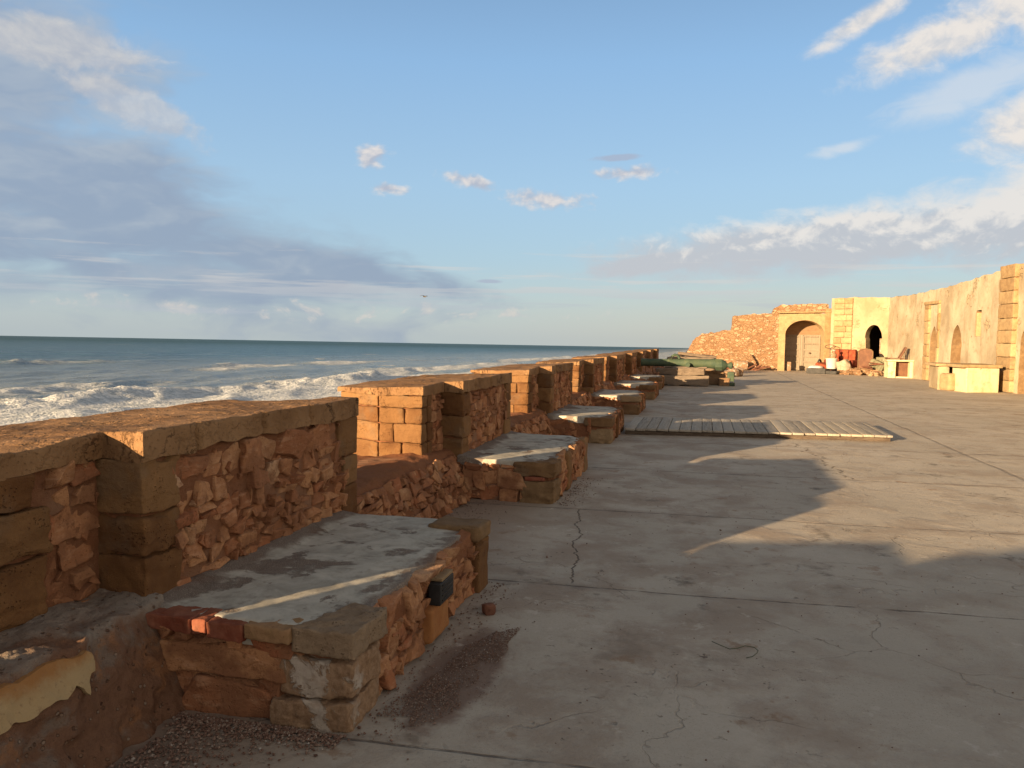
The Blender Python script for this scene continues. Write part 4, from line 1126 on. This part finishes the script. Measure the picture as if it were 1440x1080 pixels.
for (u0, u1) in ((GA0 + .02, mid - .06), (mid + .06, GA1 - .02)):
    q = MB()
    for z in (.06, .45, .78, 1.15, 1.5, 1.93): hexa(q, [(u0, YD - .045), (u1, YD - .045), (u1, YD - .002), (u0, YD - .002)], z, z + .09, seg=.2, b=.01, amp=.003)
    for u in (u0, u1 - .08): hexa(q, [(u, YD - .05), (u + .08, YD - .05), (u + .08, YD - .004), (u, YD - .004)], .01, 2.02, seg=.2, b=.01, amp=.003)
    q.build('door_rail', MT['door'], d)
q = MB(); hexa(q, [(mid - .055, YD - .07), (mid + .055, YD - .07), (mid + .055, YD - .003), (mid - .055, YD - .003)], .0, 2.06, seg=.2, b=.01, amp=.003); q.build('door_stile', MT['door'], d)
q = MB(); lathe(q, [(0, 0), (.05, 0), (.05, .05), (0, .06)], (mid + .45, YD - .05, 1.02), n=10, M=Matrix.Rotation(R(90), 4, 'X')); q.build('door_knob', MT['iron'], d)
mb = MB(); block(mb, (4.72, 46.75, .26), (.2, .2, .52), seg=.08, b=.03, amp=.012); tag(mb.build('bollard', MT['limey']), 'short pale stone post standing before the left gate leaf', 'post')
mb = MB(); lathe(mb, [(0, 0), (.24, 0), (.27, .05), (.27, .7), (.25, .74), (0, .74)], (1.7, 46.2, .27), n=18, M=Mx, amp=.02, sc=4); tag(mb.build('stone_drum', MT['limey'], smooth=60), 'pale stone drum lying on its side before the rubble wall', 'stone drum')
for i, (x0, x1, yy, lb) in enumerate(((.9, 1.55, 46.1, 'dark short scrap of timber left of the stone drum'), (2.6, 3.75, 46.2, 'dark branches and scrap timber heaped right of the stone drum'))):
    mb = MB()
    for j in range(6):
        c = (x0 + (x1 - x0) * rng.random(), yy + .3 * (rng.random() - .5), .08 + .16 * rng.random()); block(mb, c, (.5 + .3 * rng.random(), .1, .08), seg=.1, b=.02, amp=.02, sc=4, rot=Matrix.Rotation(rng.random() * 1.2 - .6, 4, 'Z') @ Matrix.Rotation(-.5 * rng.random(), 4, 'Y'))
    tag(mb.build('scrap_timber', MT['redbrn']), lb, 'scrap timber')

# ------------------------------------------------------------------ bay with the dark doorway
A = np.array([6.86, 46.85]); B = np.array([9.45, 45.0]); LB = np.linalg.norm(B - A); UB = (B - A) / LB; NB = np.array([UB[1], -UB[0]])
if NB[1] > 0: NB = -NB
dw = empty('doorway_wall', (*A, 0), 'cream wall bay with a sandstone pilaster and a dark arched doorway', 'wall')
dw['kind'] = 'thing'
def hshoe(u0, u1, zs, top):
    c = (u0 + u1) / 2; r = (u1 - u0) / 2; L = [(u0, -.02), (u0, zs - .12), (u0 - .05, zs)]
    for i in range(1, 12):
        t = math.pi * i / 12; L.append((c - (r + .03) * math.cos(t), zs + .05 + (top - zs - .05) * math.sin(t)))
    return L + [(u1 + .05, zs), (u1, zs - .12), (u1, -.02)]
def P3(base, U, N, u, w, z=0): q = np.array(base) + np.array(U) * u + np.array(N) * w; return (q[0], q[1], z)
DH = hshoe(2.0, 2.82, 1.95, 2.62)
mb = MB(); plate(mb, [(0, -.02), (LB, -.02)] + jag([(LB, 4.05), (2.6, 4.1), (1.3, 4.12), (0, 4.1)], .06, .2, 4), [DH], (*A, 0), UB, NB, .9, seg=.12, hole_depth=.5, amp=.03, sc=1.4)
mb.build('bay_wall', MT['pl2'], dw, smooth=60)
mb = MB()
zc = 0.0
for i in range(13):
    h = .29 + .06 * rng.random(); sp = .4 + .3 * rng.random()
    for (ua, ub) in ((.2, .2 + 1.05 * sp), (.2 + 1.05 * sp, 1.25)):
        p = [P3(A, UB, NB, ua + .006, .10)[:2], P3(A, UB, NB, ub - .006, .10)[:2], P3(A, UB, NB, ub - .006, -.1)[:2], P3(A, UB, NB, ua + .006, -.1)[:2]]
        hexa(mb, p, zc + .005, min(zc + h, 4.14) - .005, seg=.12, b=.02, amp=.012, sc=3)
    zc += h
    if zc > 3.95: break
mb.build('pilaster', MT['ash_far'], dw)
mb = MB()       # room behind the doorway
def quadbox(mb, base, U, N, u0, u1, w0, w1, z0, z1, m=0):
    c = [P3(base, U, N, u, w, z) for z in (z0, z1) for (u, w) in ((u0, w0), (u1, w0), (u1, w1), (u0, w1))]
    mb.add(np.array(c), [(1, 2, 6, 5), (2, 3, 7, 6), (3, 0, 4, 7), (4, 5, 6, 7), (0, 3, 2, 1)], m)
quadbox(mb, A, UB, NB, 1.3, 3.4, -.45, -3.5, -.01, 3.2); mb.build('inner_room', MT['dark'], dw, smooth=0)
mb = MB(); p = [P3(A, UB, NB, 2.66, -.2)[:2], P3(A, UB, NB, 2.815, -.2)[:2], P3(A, UB, NB, 2.815, -.42)[:2], P3(A, UB, NB, 2.66, -.42)[:2]]
hexa(mb, p, .0, 1.9, seg=.2, b=.01, amp=.006); mb.build('door_jamb', MT['limey'], dw)

# ------------------------------------------------------------------ long right-hand wall
C0 = np.array([9.45, 45.0]); C1 = np.array([10.4, 29.3]); UC = (C1 - C0) / np.linalg.norm(C1 - C0); NC = np.array([UC[1], -UC[0]])
if NC[0] > 0: NC = -NC
rw = empty('courtyard_wall', (*C0, 0), 'long sunlit cream plaster wall with niches and a slit window on the right', 'wall')
rw['kind'] = 'thing'
n1 = arch(6.45, 7.3, 1.75, .68, 12, 1.); n2 = arch(9.0, 10.1, 1.6, .85, 14, 1.); n3 = arch(15.25, 16.7, 1.6, .75, 14); sl = [(11.5, 1.95), (11.95, 1.95), (11.95, 2.95), (11.5, 2.95)]
mb = MB(); plate(mb, [(0, -.02), (34, -.02)] + jag([(34, 4.6), (22, 4.5), (15, 4.33), (12.5, 4.27), (9, 4.1), (5.4, 4.03), (3, 4.0), (0, 4.06)], .07, .25, 5), [n1, n2, n3, sl], (*C0, 0), UC, NC, .8, seg=.13, hole_depth=.62, hmat=1, amp=.035, sc=1.1)
mb.build('plaster_wall', [MT['pl'], MT['reveal']], rw, smooth=60)
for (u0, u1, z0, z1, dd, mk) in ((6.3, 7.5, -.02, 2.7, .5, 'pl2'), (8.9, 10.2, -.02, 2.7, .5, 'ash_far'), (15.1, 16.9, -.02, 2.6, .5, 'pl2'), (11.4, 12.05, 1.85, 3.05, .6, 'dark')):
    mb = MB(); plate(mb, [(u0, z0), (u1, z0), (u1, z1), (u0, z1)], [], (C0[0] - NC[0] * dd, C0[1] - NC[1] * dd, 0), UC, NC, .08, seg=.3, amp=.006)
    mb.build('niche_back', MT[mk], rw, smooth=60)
def pil(mb, u0, u1, w, z1, name, mk, hh=.36):
    z = 0
    while z < z1 - .1:
        h = hh + .1 * rng.random(); t = min(z + h, z1); t = z1 if z1 - t < .15 else t
        e = .02 * rng.random()
        p = [P3(C0, UC, NC, u0 + .005, w + e)[:2], P3(C0, UC, NC, u1 - .005, w + e)[:2], P3(C0, UC, NC, u1 - .005, -.15)[:2], P3(C0, UC, NC, u0 + .005, -.15)[:2]]
        hexa(mb, p, z + .005, t - .005, seg=.12, b=.02, amp=.012, sc=3); z = t
    mb.build(name, MT[mk], rw)
pil(MB(), 5.78, 6.38, .07, 3.4, 'niche_frame', 'ash_far', .5); pil(MB(), 7.34, 7.6, .05, 3.4, 'niche_frame', 'ash_far', .7)
mb = MB(); p = [P3(C0, UC, NC, 5.7, .1)[:2], P3(C0, UC, NC, 7.66, .1)[:2], P3(C0, UC, NC, 7.66, -.1)[:2], P3(C0, UC, NC, 5.7, -.1)[:2]]; hexa(mb, p, 3.4, 3.54, seg=.15, b=.02, amp=.01); mb.build('lintel', MT['ash_far'], rw)
pil(MB(), 13.75, 14.95, .14, 4.42, 'pilaster', 'ash_far', .4)
mb = MB(); p = [P3(C0, UC, NC, 11.48, .03)[:2], P3(C0, UC, NC, 11.62, .03)[:2], P3(C0, UC, NC, 11.62, -.3)[:2], P3(C0, UC, NC, 11.48, -.3)[:2]]; hexa(mb, p, 1.96, 2.86, seg=.15, b=.01, amp=.006); mb.build('slit_jamb', MT['ash_far'], rw)

# ------------------------------------------------------------------ counters by the right-hand wall
k2 = empty('counter', (9.3, 30.2, 0), 'pale yellow painted counter with a flat slab top against the pilaster', 'counter')
mb = MB(); hexa(mb, [(8.76, 29.65), (9.9, 30.1), (9.75, 31.1), (8.6, 30.7)], -.01, .84, seg=.1, b=.02, amp=.008, sc=2); mb.build('counter_body', MT['plw'], k2)
mb = MB(); hexa(mb, [(8.6, 29.56), (9.98, 30.04), (9.85, 31.2), (8.4, 30.75)], .845, .95, seg=.1, b=.015, amp=.008, sc=3); mb.build('slab_top', MT['ash_far'], k2)
k1 = empty('counter', (8.8, 31.8, 0), 'rough masonry counter with a thin slab top behind the painted one', 'counter')
mb = MB(); hexa(mb, [(8.22, 31.0), (8.62, 31.0), (8.75, 32.6), (8.35, 32.6)], -.01, .84, seg=.1, b=.03, amp=.02, sc=3); hexa(mb, [(8.68, 32.2), (10.0, 32.3), (10.0, 32.7), (8.68, 32.6)], -.01, .84, seg=.1, b=.03, amp=.02, sc=3); mb.build('counter_body', MT['pl2'], k1)
mb = MB(); hexa(mb, [(8.12, 30.9), (10.1, 31.25), (10.1, 32.75), (8.2, 32.75)], .845, .94, seg=.12, b=.015, amp=.01, sc=3); mb.build('slab_top', MT['ash_far'], k1)
mb = MB(); block(mb, (8.62, 30.75, .3), (.62, .6, .62), seg=.06, b=.1, amp=.03, sc=4, rz=.3); tag(mb.build('stone_block', MT['ash_far'], smooth=180), 'rough rounded stone block on the floor between the two counters', 'stone block')

bx = empty('box_table', (9.15, 41.1, 0), 'white plastered box table with a brown hollow front near the corner', 'table')
mb = MB()
hexa(mb, [(8.63, 40.8), (8.97, 40.8), (8.97, 41.7), (8.63, 41.7)], -.01, .78, seg=.1, b=.02, amp=.008); hexa(mb, [(9.58, 40.75), (9.76, 40.75), (9.76, 41.7), (9.58, 41.7)], -.01, .78, seg=.1, b=.02, amp=.008)
hexa(mb, [(8.98, 40.86), (9.57, 40.82), (9.57, 40.95), (8.98, 40.95)], -.01, .06, seg=.1, b=.01, amp=.004); mb.build('table_body', MT['plw'], bx)
mb = MB(); hexa(mb, [(8.98, 41.15), (9.57, 41.15), (9.57, 41.2), (8.98, 41.2)], -.01, .77, seg=.1, b=.01, amp=.004); mb.build('back_panel', MT['brown'], bx)
mb = MB(); hexa(mb, [(8.57, 40.72), (9.82, 40.68), (9.82, 41.75), (8.57, 41.75)], .785, .87, seg=.1, b=.02, amp=.006); mb.build('table_top', MT['plw'], bx)
ch = empty('folding_seat', (9.1, 41.1, .88), 'old brown folding seat with raised back standing on the white box table', 'folding seat')
mb = MB(); block(mb, (8.98, 41.1, .93), (.75, .4, .035), seg=.1, b=.01, amp=.003); mb.build('seat', MT['brown'], ch)
mb = MB(); block(mb, (9.3, 41.1, 1.2), (.07, .38, .6), seg=.1, b=.02, amp=.004, rot=Matrix.Rotation(R(28), 4, 'Y')); mb.build('backrest', MT['brown'], ch)
for dy in (-.15, .15):
    mb = MB(); tube(mb, [(9.42, 41.1 + dy, 1.36), (9.46, 41.1 + dy, 1.1), (9.47, 41.1 + dy, .872)], .014, 8); mb.build('leg', MT['iron'], ch)
for dx in (-.3, .28):
    mb = MB(); block(mb, (8.98 + dx, 41.1, .893), (.05, .36, .04), seg=.1, b=.008, amp=0); mb.build('leg', MT['brown'], ch)

# ------------------------------------------------------------------ rubbish left against the doorway bay
def W(u, w, z=0): return P3(A, UB, NB, u, w, z)
aB = math.atan2(UB[1], UB[0])
ac = empty('armchair', W(1.2, 1.0), 'battered red upholstered armchair dumped against the wall by the gate', 'armchair', rz=aB)
def wb(mb, u, w, z, s, b=.05, amp=.02, rot=None):
    block(mb, W(u, w, z), s, seg=.08, b=b, amp=amp, sc=3, rot=Matrix.Rotation(aB, 4, 'Z') @ (rot or Matrix.Identity(4)))
mb = MB(); wb(mb, 1.15, .6, .78, (1.35, .22, 1.0), .07); mb.build('backrest', MT['rust'], ac, smooth=60)
mb = MB(); wb(mb, 1.15, 1.0, .32, (1.25, .7, .4), .08); mb.build('seat', MT['rust'], ac, smooth=60)
for u in (.46, 1.86):
    mb = MB(); wb(mb, u, .95, .42, (.22, .8, .62), .08); mb.build('armrest', MT['rust'], ac, smooth=60)
for u in (.75, 1.25, 1.65):
    mb = MB(); wb(mb, u, .73, .95, (.36, .1, .62), .05); mb.build('back_cushion', MT['orange'], ac, smooth=60)
mb = MB(); wb(mb, .65, 1.65, .33, (.95, .7, .3), .12, .04, Matrix.Rotation(.25, 4, 'Y')); tag(mb.build('cushion', MT['orange'], smooth=180), 'orange seat cushion slumped in front of the red armchair', 'cushion')
mb = MB(); tube(mb, [W(.38 + .3 * math.cos(t), .7, 1.42 + .1 * math.sin(t)) for t in np.linspace(0, 6.28, 22)], .018, 6); tube(mb, [W(.38, .7, 1.33), W(.42, .72, .72)], .018, 6); tag(mb.build('iron_hoop', MT['iron'], smooth=60), 'bent iron hoop on a rod leaning over the red armchair', 'hoop')
mb = MB(); tube(mb, [W(.2 + .02 * math.sin(t) + .1 * math.cos(t) * .4, 1.5 + .28 * math.cos(t), .36 + .34 * math.sin(t)) for t in np.linspace(0, 6.28, 22)], .05, 8); tag(mb.build('tyre', MT['dgrey'], smooth=60), 'thin dark tyre leaning at the left end of the rubbish', 'tyre')
mb = MB(); lathe(mb, [(0, 0), (.24, 0), (.29, .5), (.31, .52), (.31, .55), (.27, .55), (.24, .3), (0, .28)], W(1.15, 2.0, .25), n=20); tag(mb.build('bucket', MT['white'], smooth=50), 'white plastic bucket in front of the red armchair', 'bucket')
mb = MB(); lathe(mb, [(0, 0), (.1, 0), (.15, .1), (.14, .2), (.06, .27), (.06, .34), (.1, .36), (.09, .45), (0, .48)], W(1.12, 1.72, .83), n=14); lathe(mb, [(0, 0), (.13, 0), (.13, .58), (0, .58)], W(1.12, 1.72, .25), n=10); tag(mb.build('jug', MT['limey'], smooth=50), 'pale jug standing behind the white bucket', 'jug')
mb = MB(); stone(mb, W(.45, 2.3, .2), (.75, .6, .42), s=3, rz=aB, amp=.1); tag(mb.build('white_bag', MT['white'], smooth=180), 'rounded white plastic bag left of the bucket', 'bag')
mb = MB(); V, F = rbox_raw((1, 1, 1), .07, .3); V = V + .14 * vec_noise(V, 2.6, 4, 8); V = (V * [.7, .6, .72]) @ np.array(Matrix.Rotation(aB, 3, 'Z') @ Matrix.Rotation(-.35, 3, 'Y')).T; mb.add(V + np.array(W(1.7, 1.75, .36)), F); tag(mb.build('sack', MT['sack'], smooth=180), 'pale crumpled rubble sack leaning right of the bucket', 'sack')
mb = MB(); wb(mb, .95, 3.0, .14, (1.05, .55, .28), .03, .01); wb(mb, 1.55, 2.95, .09, (.95, .5, .18), .06, .015); tag(mb.build('rubber_slab', MT['dgrey']), 'low dark grey slab lying in front of the white bucket', 'slab')
def rtop(u0, u1, z0, z1): 
    c = (u0 + u1) / 2; r = (u1 - u0) / 2; return [(u0, z0), (u1, z0), (u1, z1 - .14)] + [(c + r * math.cos(t), z1 - .14 + .14 * math.sin(t)) for t in np.linspace(.3, 2.84, 8)] + [(u0, z1 - .14)]
hb = empty('headboard', W(2.72, 1.5), 'brown rounded headboard panel standing upright below the doorway', 'headboard')
mb = MB(); plate(mb, rtop(2.35, 3.1, .15, 1.35), [], W(0, 1.5), UB, NB, .07, seg=.1, amp=.004); mb.build('panel', MT['brown'], hb)
mb = MB(); tube(mb, [W(2.35, 1.5, .15), W(2.35, 1.5, 1.2), W(2.45, 1.5, 1.3), W(2.73, 1.5, 1.35), W(3.0, 1.5, 1.3), W(3.1, 1.5, 1.2), W(3.1, 1.5, .15)], .03, 6); mb.build('frame', MT['timber_b'], hb, smooth=60)
for u in (2.4, 3.05):
    mb = MB(); wb(mb, u, 1.46, .08, (.08, .08, .16), .01, 0); mb.build('leg', MT['timber_b'], hb)
mb = MB(); V, F = rbox_raw((.75, .3, .5), .05, .1); V = V + .02 * vec_noise(V, 5, 3, 2); V[:, 1] += .03 * np.sin(V[:, 0] * 42); V = V @ np.array(Matrix.Rotation(aB, 3, 'Z') @ Matrix.Rotation(.45, 3, 'Y')).T; mb.add(V + np.array(W(3.42, 1.7, .5)), F); tag(mb.build('ribbed_mat', MT['olive'], smooth=60), 'grey green ribbed mat folded on the rubble near the corner', 'mat')
mb = MB(); wb(mb, 3.3, .9, .74, (.5, .4, .38), .05, .03); wb(mb, 3.3, .9, .28, (.6, .5, .56), .05, .03); tag(mb.build('crate', MT['olive'], smooth=60), 'dark olive box stacked behind the ribbed mat', 'box')
mb = MB()
for i in range(70):
    u = 1.5 + 2.4 * rng.random(); w = .9 + 1.9 * rng.random(); h = max(.03, .42 * (1 - abs(u - 2.7) / 1.6) * (1 - (w - .9) / 2.2)); s = .1 + .2 * rng.random()
    stone(mb, W(u, w, h * rng.random() + s * .2), (s * 1.3, s, s * .7), seg=.3)
wb(mb, 2.75, 1.4, .12, (1.7, 1.0, .34), .12, .06)
tag(mb.build('rubble_heap', MT['rub_far'], smooth=60), 'low heap of broken stone and plaster under the headboard', 'rubble heap')
mb = MB()
for i in range(8):
    wb(mb, 3.0 + .7 * rng.random(), 1.7 + .6 * rng.random(), .2 + .12 * i * .5, (.75, .09, .05), .01, .01, Matrix.Rotation(rng.random() * 1.6 - .8, 4, 'Z') @ Matrix.Rotation(.35 * (rng.random() - .5), 4, 'Y'))
tag(mb.build('broken_planks', MT['redbrn']), 'reddish broken planks strewn beside the box table', 'planks')
mb = MB(); stone(mb, (6.75, 46.35, .07), (.22, .16, .14), s=8); tag(mb.build('loose_stone', MT['redbrn'], smooth=180), 'dark stone at the foot of the gate post', 'stone')

# ------------------------------------------------------------------ gull
gl = empty('gull', (-38.2, 104, 7.2), 'distant dark gull gliding low over the sea', 'bird')
mb = MB(); lathe(mb, [(0, -.26), (.03, -.24), (.075, -.1), (.08, .05), (.055, .17), (.045, .22), (.02, .28), (0, .31)], (-38.2, 104, 7.2), n=10, M=Mx, scale=(1, 1)); mb.build('body', MT['feather'], gl, smooth=80)
for sgn in (-1, 1):
    mb = MB(); V = []; F = []
    for i, (s, zz, c0, c1) in enumerate(((0, .02, -.1, .12), (.25, .12, -.09, .13), (.45, .14, -.12, .07), (.68, .06, -.2, -.1))):
        for (cc, dz) in ((c0, 0), (c0, .012), (c1, .02), (c1, 0)): V.append((-38.2 + cc + s * .45 * sgn, 104 + s * .9 * sgn, 7.22 + zz + dz))
    for i in range(3):
        for k in range(4): F.append((i * 4 + k, i * 4 + (k + 1) % 4, i * 4 + 4 + (k + 1) % 4, i * 4 + 4 + k))
    F.append((0, 1, 2, 3)); F.append((12, 13, 14, 15)); mb.add(np.array(V), F); mb.build('wing', MT['feather'], gl, smooth=30)

# ------------------------------------------------------------------ light and sky
SUN_AZ = math.atan2(-.52, -.854); SUN_EL = R(8.9)
sd = Vector((math.sin(SUN_AZ) * math.cos(SUN_EL), math.cos(SUN_AZ) * math.cos(SUN_EL), math.sin(SUN_EL)))
sl_ = bpy.data.lights.new('sun', 'SUN'); sl_.energy = 5.; sl_.angle = R(.5); sl_.color = (1., .71, .41)
so = bpy.data.objects.new('sun', sl_); col.objects.link(so); so.rotation_euler = (-sd).to_track_quat('-Z', 'Y').to_euler()

w = bpy.data.worlds.new('World'); scene.world = w; w.use_nodes = True; TREE = w.node_tree
bg = TREE.nodes['Background']
sky = nd('ShaderNodeTexSky', sky_type='NISHITA', sun_disc=False); sky.sun_elevation = SUN_EL; sky.sun_rotation = SUN_AZ % (2 * math.pi)
sky.altitude = 0; sky.air_density = 1.0; sky.dust_density = .6; sky.ozone_density = 2.0
dirn = K(nd('ShaderNodeTexCoord').outputs['Generated'])
dx, dy, dz = sep(dirn)
az = M('ARCTAN2', dx, dy) * (180 / math.pi); el = M('ARCSINE', dz) * (180 / math.pi)
skyc = K(sky.outputs[0])
pc = comb(az * .1, el * .26, 0.)
wq = VM('SCALE', VM('SUBTRACT', noisec(pc, 1.2, 3), (.5, .5, .5)), 1.1)
def field(v, off=(0, 0, 0)):
    q = VM('ADD', VM('ADD', v, wq), off)
    return noise(q, 1.7, 8, .58)
n_a = field(pc); n_up = field(pc, (-.05, .16, 0.))
puff = noise(VM('ADD', comb(az * .32, el * .42, 0.), wq), 1.6, 7, .6)
puff_up = noise(VM('ADD', comb(az * .32 - .05, el * .42 + .22, 0.), wq), 1.6, 7, .6)
def blob(a0, e0, ra, re, rot=0., soft=1.):
    c, s = math.cos(R(rot)), math.sin(R(rot)); da = az - a0; de = el - e0
    u = (da * c + de * s) / ra; v = (de * c - da * s) / re
    return 1 - M('SQRT', u * u + v * v)
grad = ramp(lin(el, 0, 90), [(0, (.41, .49, .57)), (.022, (.40, .49, .58)), (.06, (.355, .50, .66)), (.12, (.335, .51, .735)), (.21, (.255, .445, .735)), (.27, (.2, .35, .6)), (.42, (.155, .17, .185)), (1, (.155, .155, .155))])  # greyed above the view so the shaded floor gets less blue fill
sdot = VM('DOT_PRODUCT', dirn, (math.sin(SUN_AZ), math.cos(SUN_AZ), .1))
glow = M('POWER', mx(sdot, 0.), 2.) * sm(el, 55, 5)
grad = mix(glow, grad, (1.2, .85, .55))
east_fill = M('POWER', mx(VM('DOT_PRODUCT', dirn, (.94, -.3, .15)), 0.), 2.5) * sm(el, 60, 25)  # warm fill added to the unseen landward sky to brighten terrace-facing walls
grad = mix(east_fill, grad, (1.15, .93, .72))
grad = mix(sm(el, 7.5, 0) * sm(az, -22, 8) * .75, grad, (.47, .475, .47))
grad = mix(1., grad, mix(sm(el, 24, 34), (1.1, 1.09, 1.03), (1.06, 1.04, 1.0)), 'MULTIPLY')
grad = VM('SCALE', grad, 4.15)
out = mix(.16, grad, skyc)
# pale veil towards the horizon
CLOUDS = dict(white=(3.55, 3.3, 3.05), slate=(1.22, 1.52, 2.02))
def layer(cur, den, lit, lo, hi, cw, cg, op):
    a = sm(den, lo, hi) * op
    cc = mix(lit, (*cg,), (*cw,)); return mix(a, cur, cc)
def rel(e0, h): return sm(el, e0 - h, e0 + h)
# big slate bank on the left, tapering to the right
bank = mx(blob(-42, 8.2, 22, 6.2, -20), mx(blob(-50, 15.5, 14, 7.5, 0), mx(blob(-31, 5.2, 15, 2.5, -12), mx(blob(-56, 6, 18, 5, 0), blob(-24, 4.3, 10, 1.5, -9)))))
n_b = noise(VM('ADD', pc, wq), 1.1, 4, .5); n_bu = noise(VM('ADD', VM('ADD', pc, wq), (-.05, .2, 0.)), 1.1, 4, .5)
den = bank + (n_b - .5) * 1.7 + (n_a - .5) * .5
lit = sm((n_b - n_bu) * 2.6 + .42 + (n_a - .5) * .5 + (el - 9) * .03, .2, 1.1)
out = layer(out, den, lit, -.1, .6, (1.85, 2.06, 2.32), CLOUDS['slate'], .86)
top_l = mx(blob(-39.5, 14.4, 5.5, 1.6, -20), blob(-44, 17.2, 7, 1.8, 0)) + (puff - .5) * 1.3
out = layer(out, top_l, sm(puff - puff_up + .5, .3, .8), .0, .5, (2.93, 2.77, 2.60), (2.06, 2.10, 2.29), .6)
# long low bank on the right
bank2 = mx(blob(9, 6.9, 18, 2.3, 5), mx(blob(20, 7.9, 12, 2.9, 5), blob(-3, 5.6, 6, 1., 8)))
den = bank2 + (n_a - .5) * .8 + (puff - .5) * .9
out = layer(out, den, sm((puff - puff_up) * 2.4 + .5 + (el - 7.) * .28, .3, 1.), -.18, .5, (3.5, 3.28, 3.05), (2.25, 2.3, 2.45), .88)
# bright cumulus, upper right
cu = mx(blob(14.5, 18.6, 6.6, 1.7, 14), mx(blob(20, 20, 6, 2.3, 0), mx(blob(20, 13.6, 4.8, 2.4, 20), blob(9.5, 20.2, 4, .8, 25)))) 
den = cu + (puff - .5) * 1.25
out = layer(out, den, sm((puff - puff_up) * 2.2 + .62, .15, .9), -.12, .7, CLOUDS['white'], (2.60, 2.65, 2.77), .95)
wisp = mx(blob(16, 15.6, 7, 1.8, 15), blob(9, 12.9, 2.5, .6, 10)) + (n_a - .5) * 1.7
out = layer(out, wisp, 1., .05, .8, (3.31, 3.28, 3.24), (2.77, 2.77, 2.77), .5)
# small puffs in the middle
sm1 = mx(blob(-24., 12.6, 1.35, 1.15, 0), mx(blob(-11.4, 10., 3.4, .8, -4), mx(blob(-5.3, 11.8, 2.8, .55, 4), mx(blob(-22.9, 10.4, 1.6, .45, 0), blob(-17, 11.1, 2.6, .6, -14)))))
pf2 = noise(VM('ADD', comb(az * .7, el * 1.0, 0.), wq), 1.2, 4, .5); pf2u = noise(VM('ADD', comb(az * .7 - .08, el * 1.0 + .35, 0.), wq), 1.2, 4, .5)
den = sm1 * 1.15 + (pf2 - .5) * 2.3
out = layer(out, den, sm((pf2 - pf2u) * 2. + .45, .1, .95), -.1, .9, (3.39, 3.12, 2.93), (1.94, 2.06, 2.41), .88)
dk = mx(blob(-6.4, 12.8, 2., .3, 2), blob(-15.5, 4.1, 1.2, .2, 0)) + (puff - .5) * 1.0
out = layer(out, dk, 0., .0, .5, (1.98, 1.98, 1.98), (1.67, 1.86, 2.34), .7)
# row of little cumulus and streaks above the horizon
row = 1 - M('ABSOLUTE', (el - 1.7) / 1.1) + (puff - .64) * 5.
out = layer(out, row, sm((puff - puff_up) * 2 + .5, .2, .8), .1, .9, (3.00, 2.72, 2.49), (2.06, 2.18, 2.34), .6 * sm(az, 2, -12))
st = 1 - M('ABSOLUTE', (el - 3.3) / 2.4) + (noise(comb(az * .045, el * .8, 0.), 1.4, 6, .6) - .56) * 7
out = layer(out, st, sm(el, 2.0, 4.5), .1, 1., (2.84, 2.69, 2.57), (1.98, 2.18, 2.41), .5)
out = mix(1., out, (.93, .93, .93), 'MULTIPLY')
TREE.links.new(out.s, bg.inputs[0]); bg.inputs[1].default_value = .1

scene.view_settings.view_transform = 'Standard'; scene.view_settings.look = 'None'; scene.view_settings.gamma = 1; scene.view_settings.use_curve_mapping = False
scene.view_settings.exposure = 1.38
scene.render.engine = 'CYCLES'
scene.cycles.max_bounces = 6; scene.cycles.diffuse_bounces = 3
scene.cycles.use_denoising = True
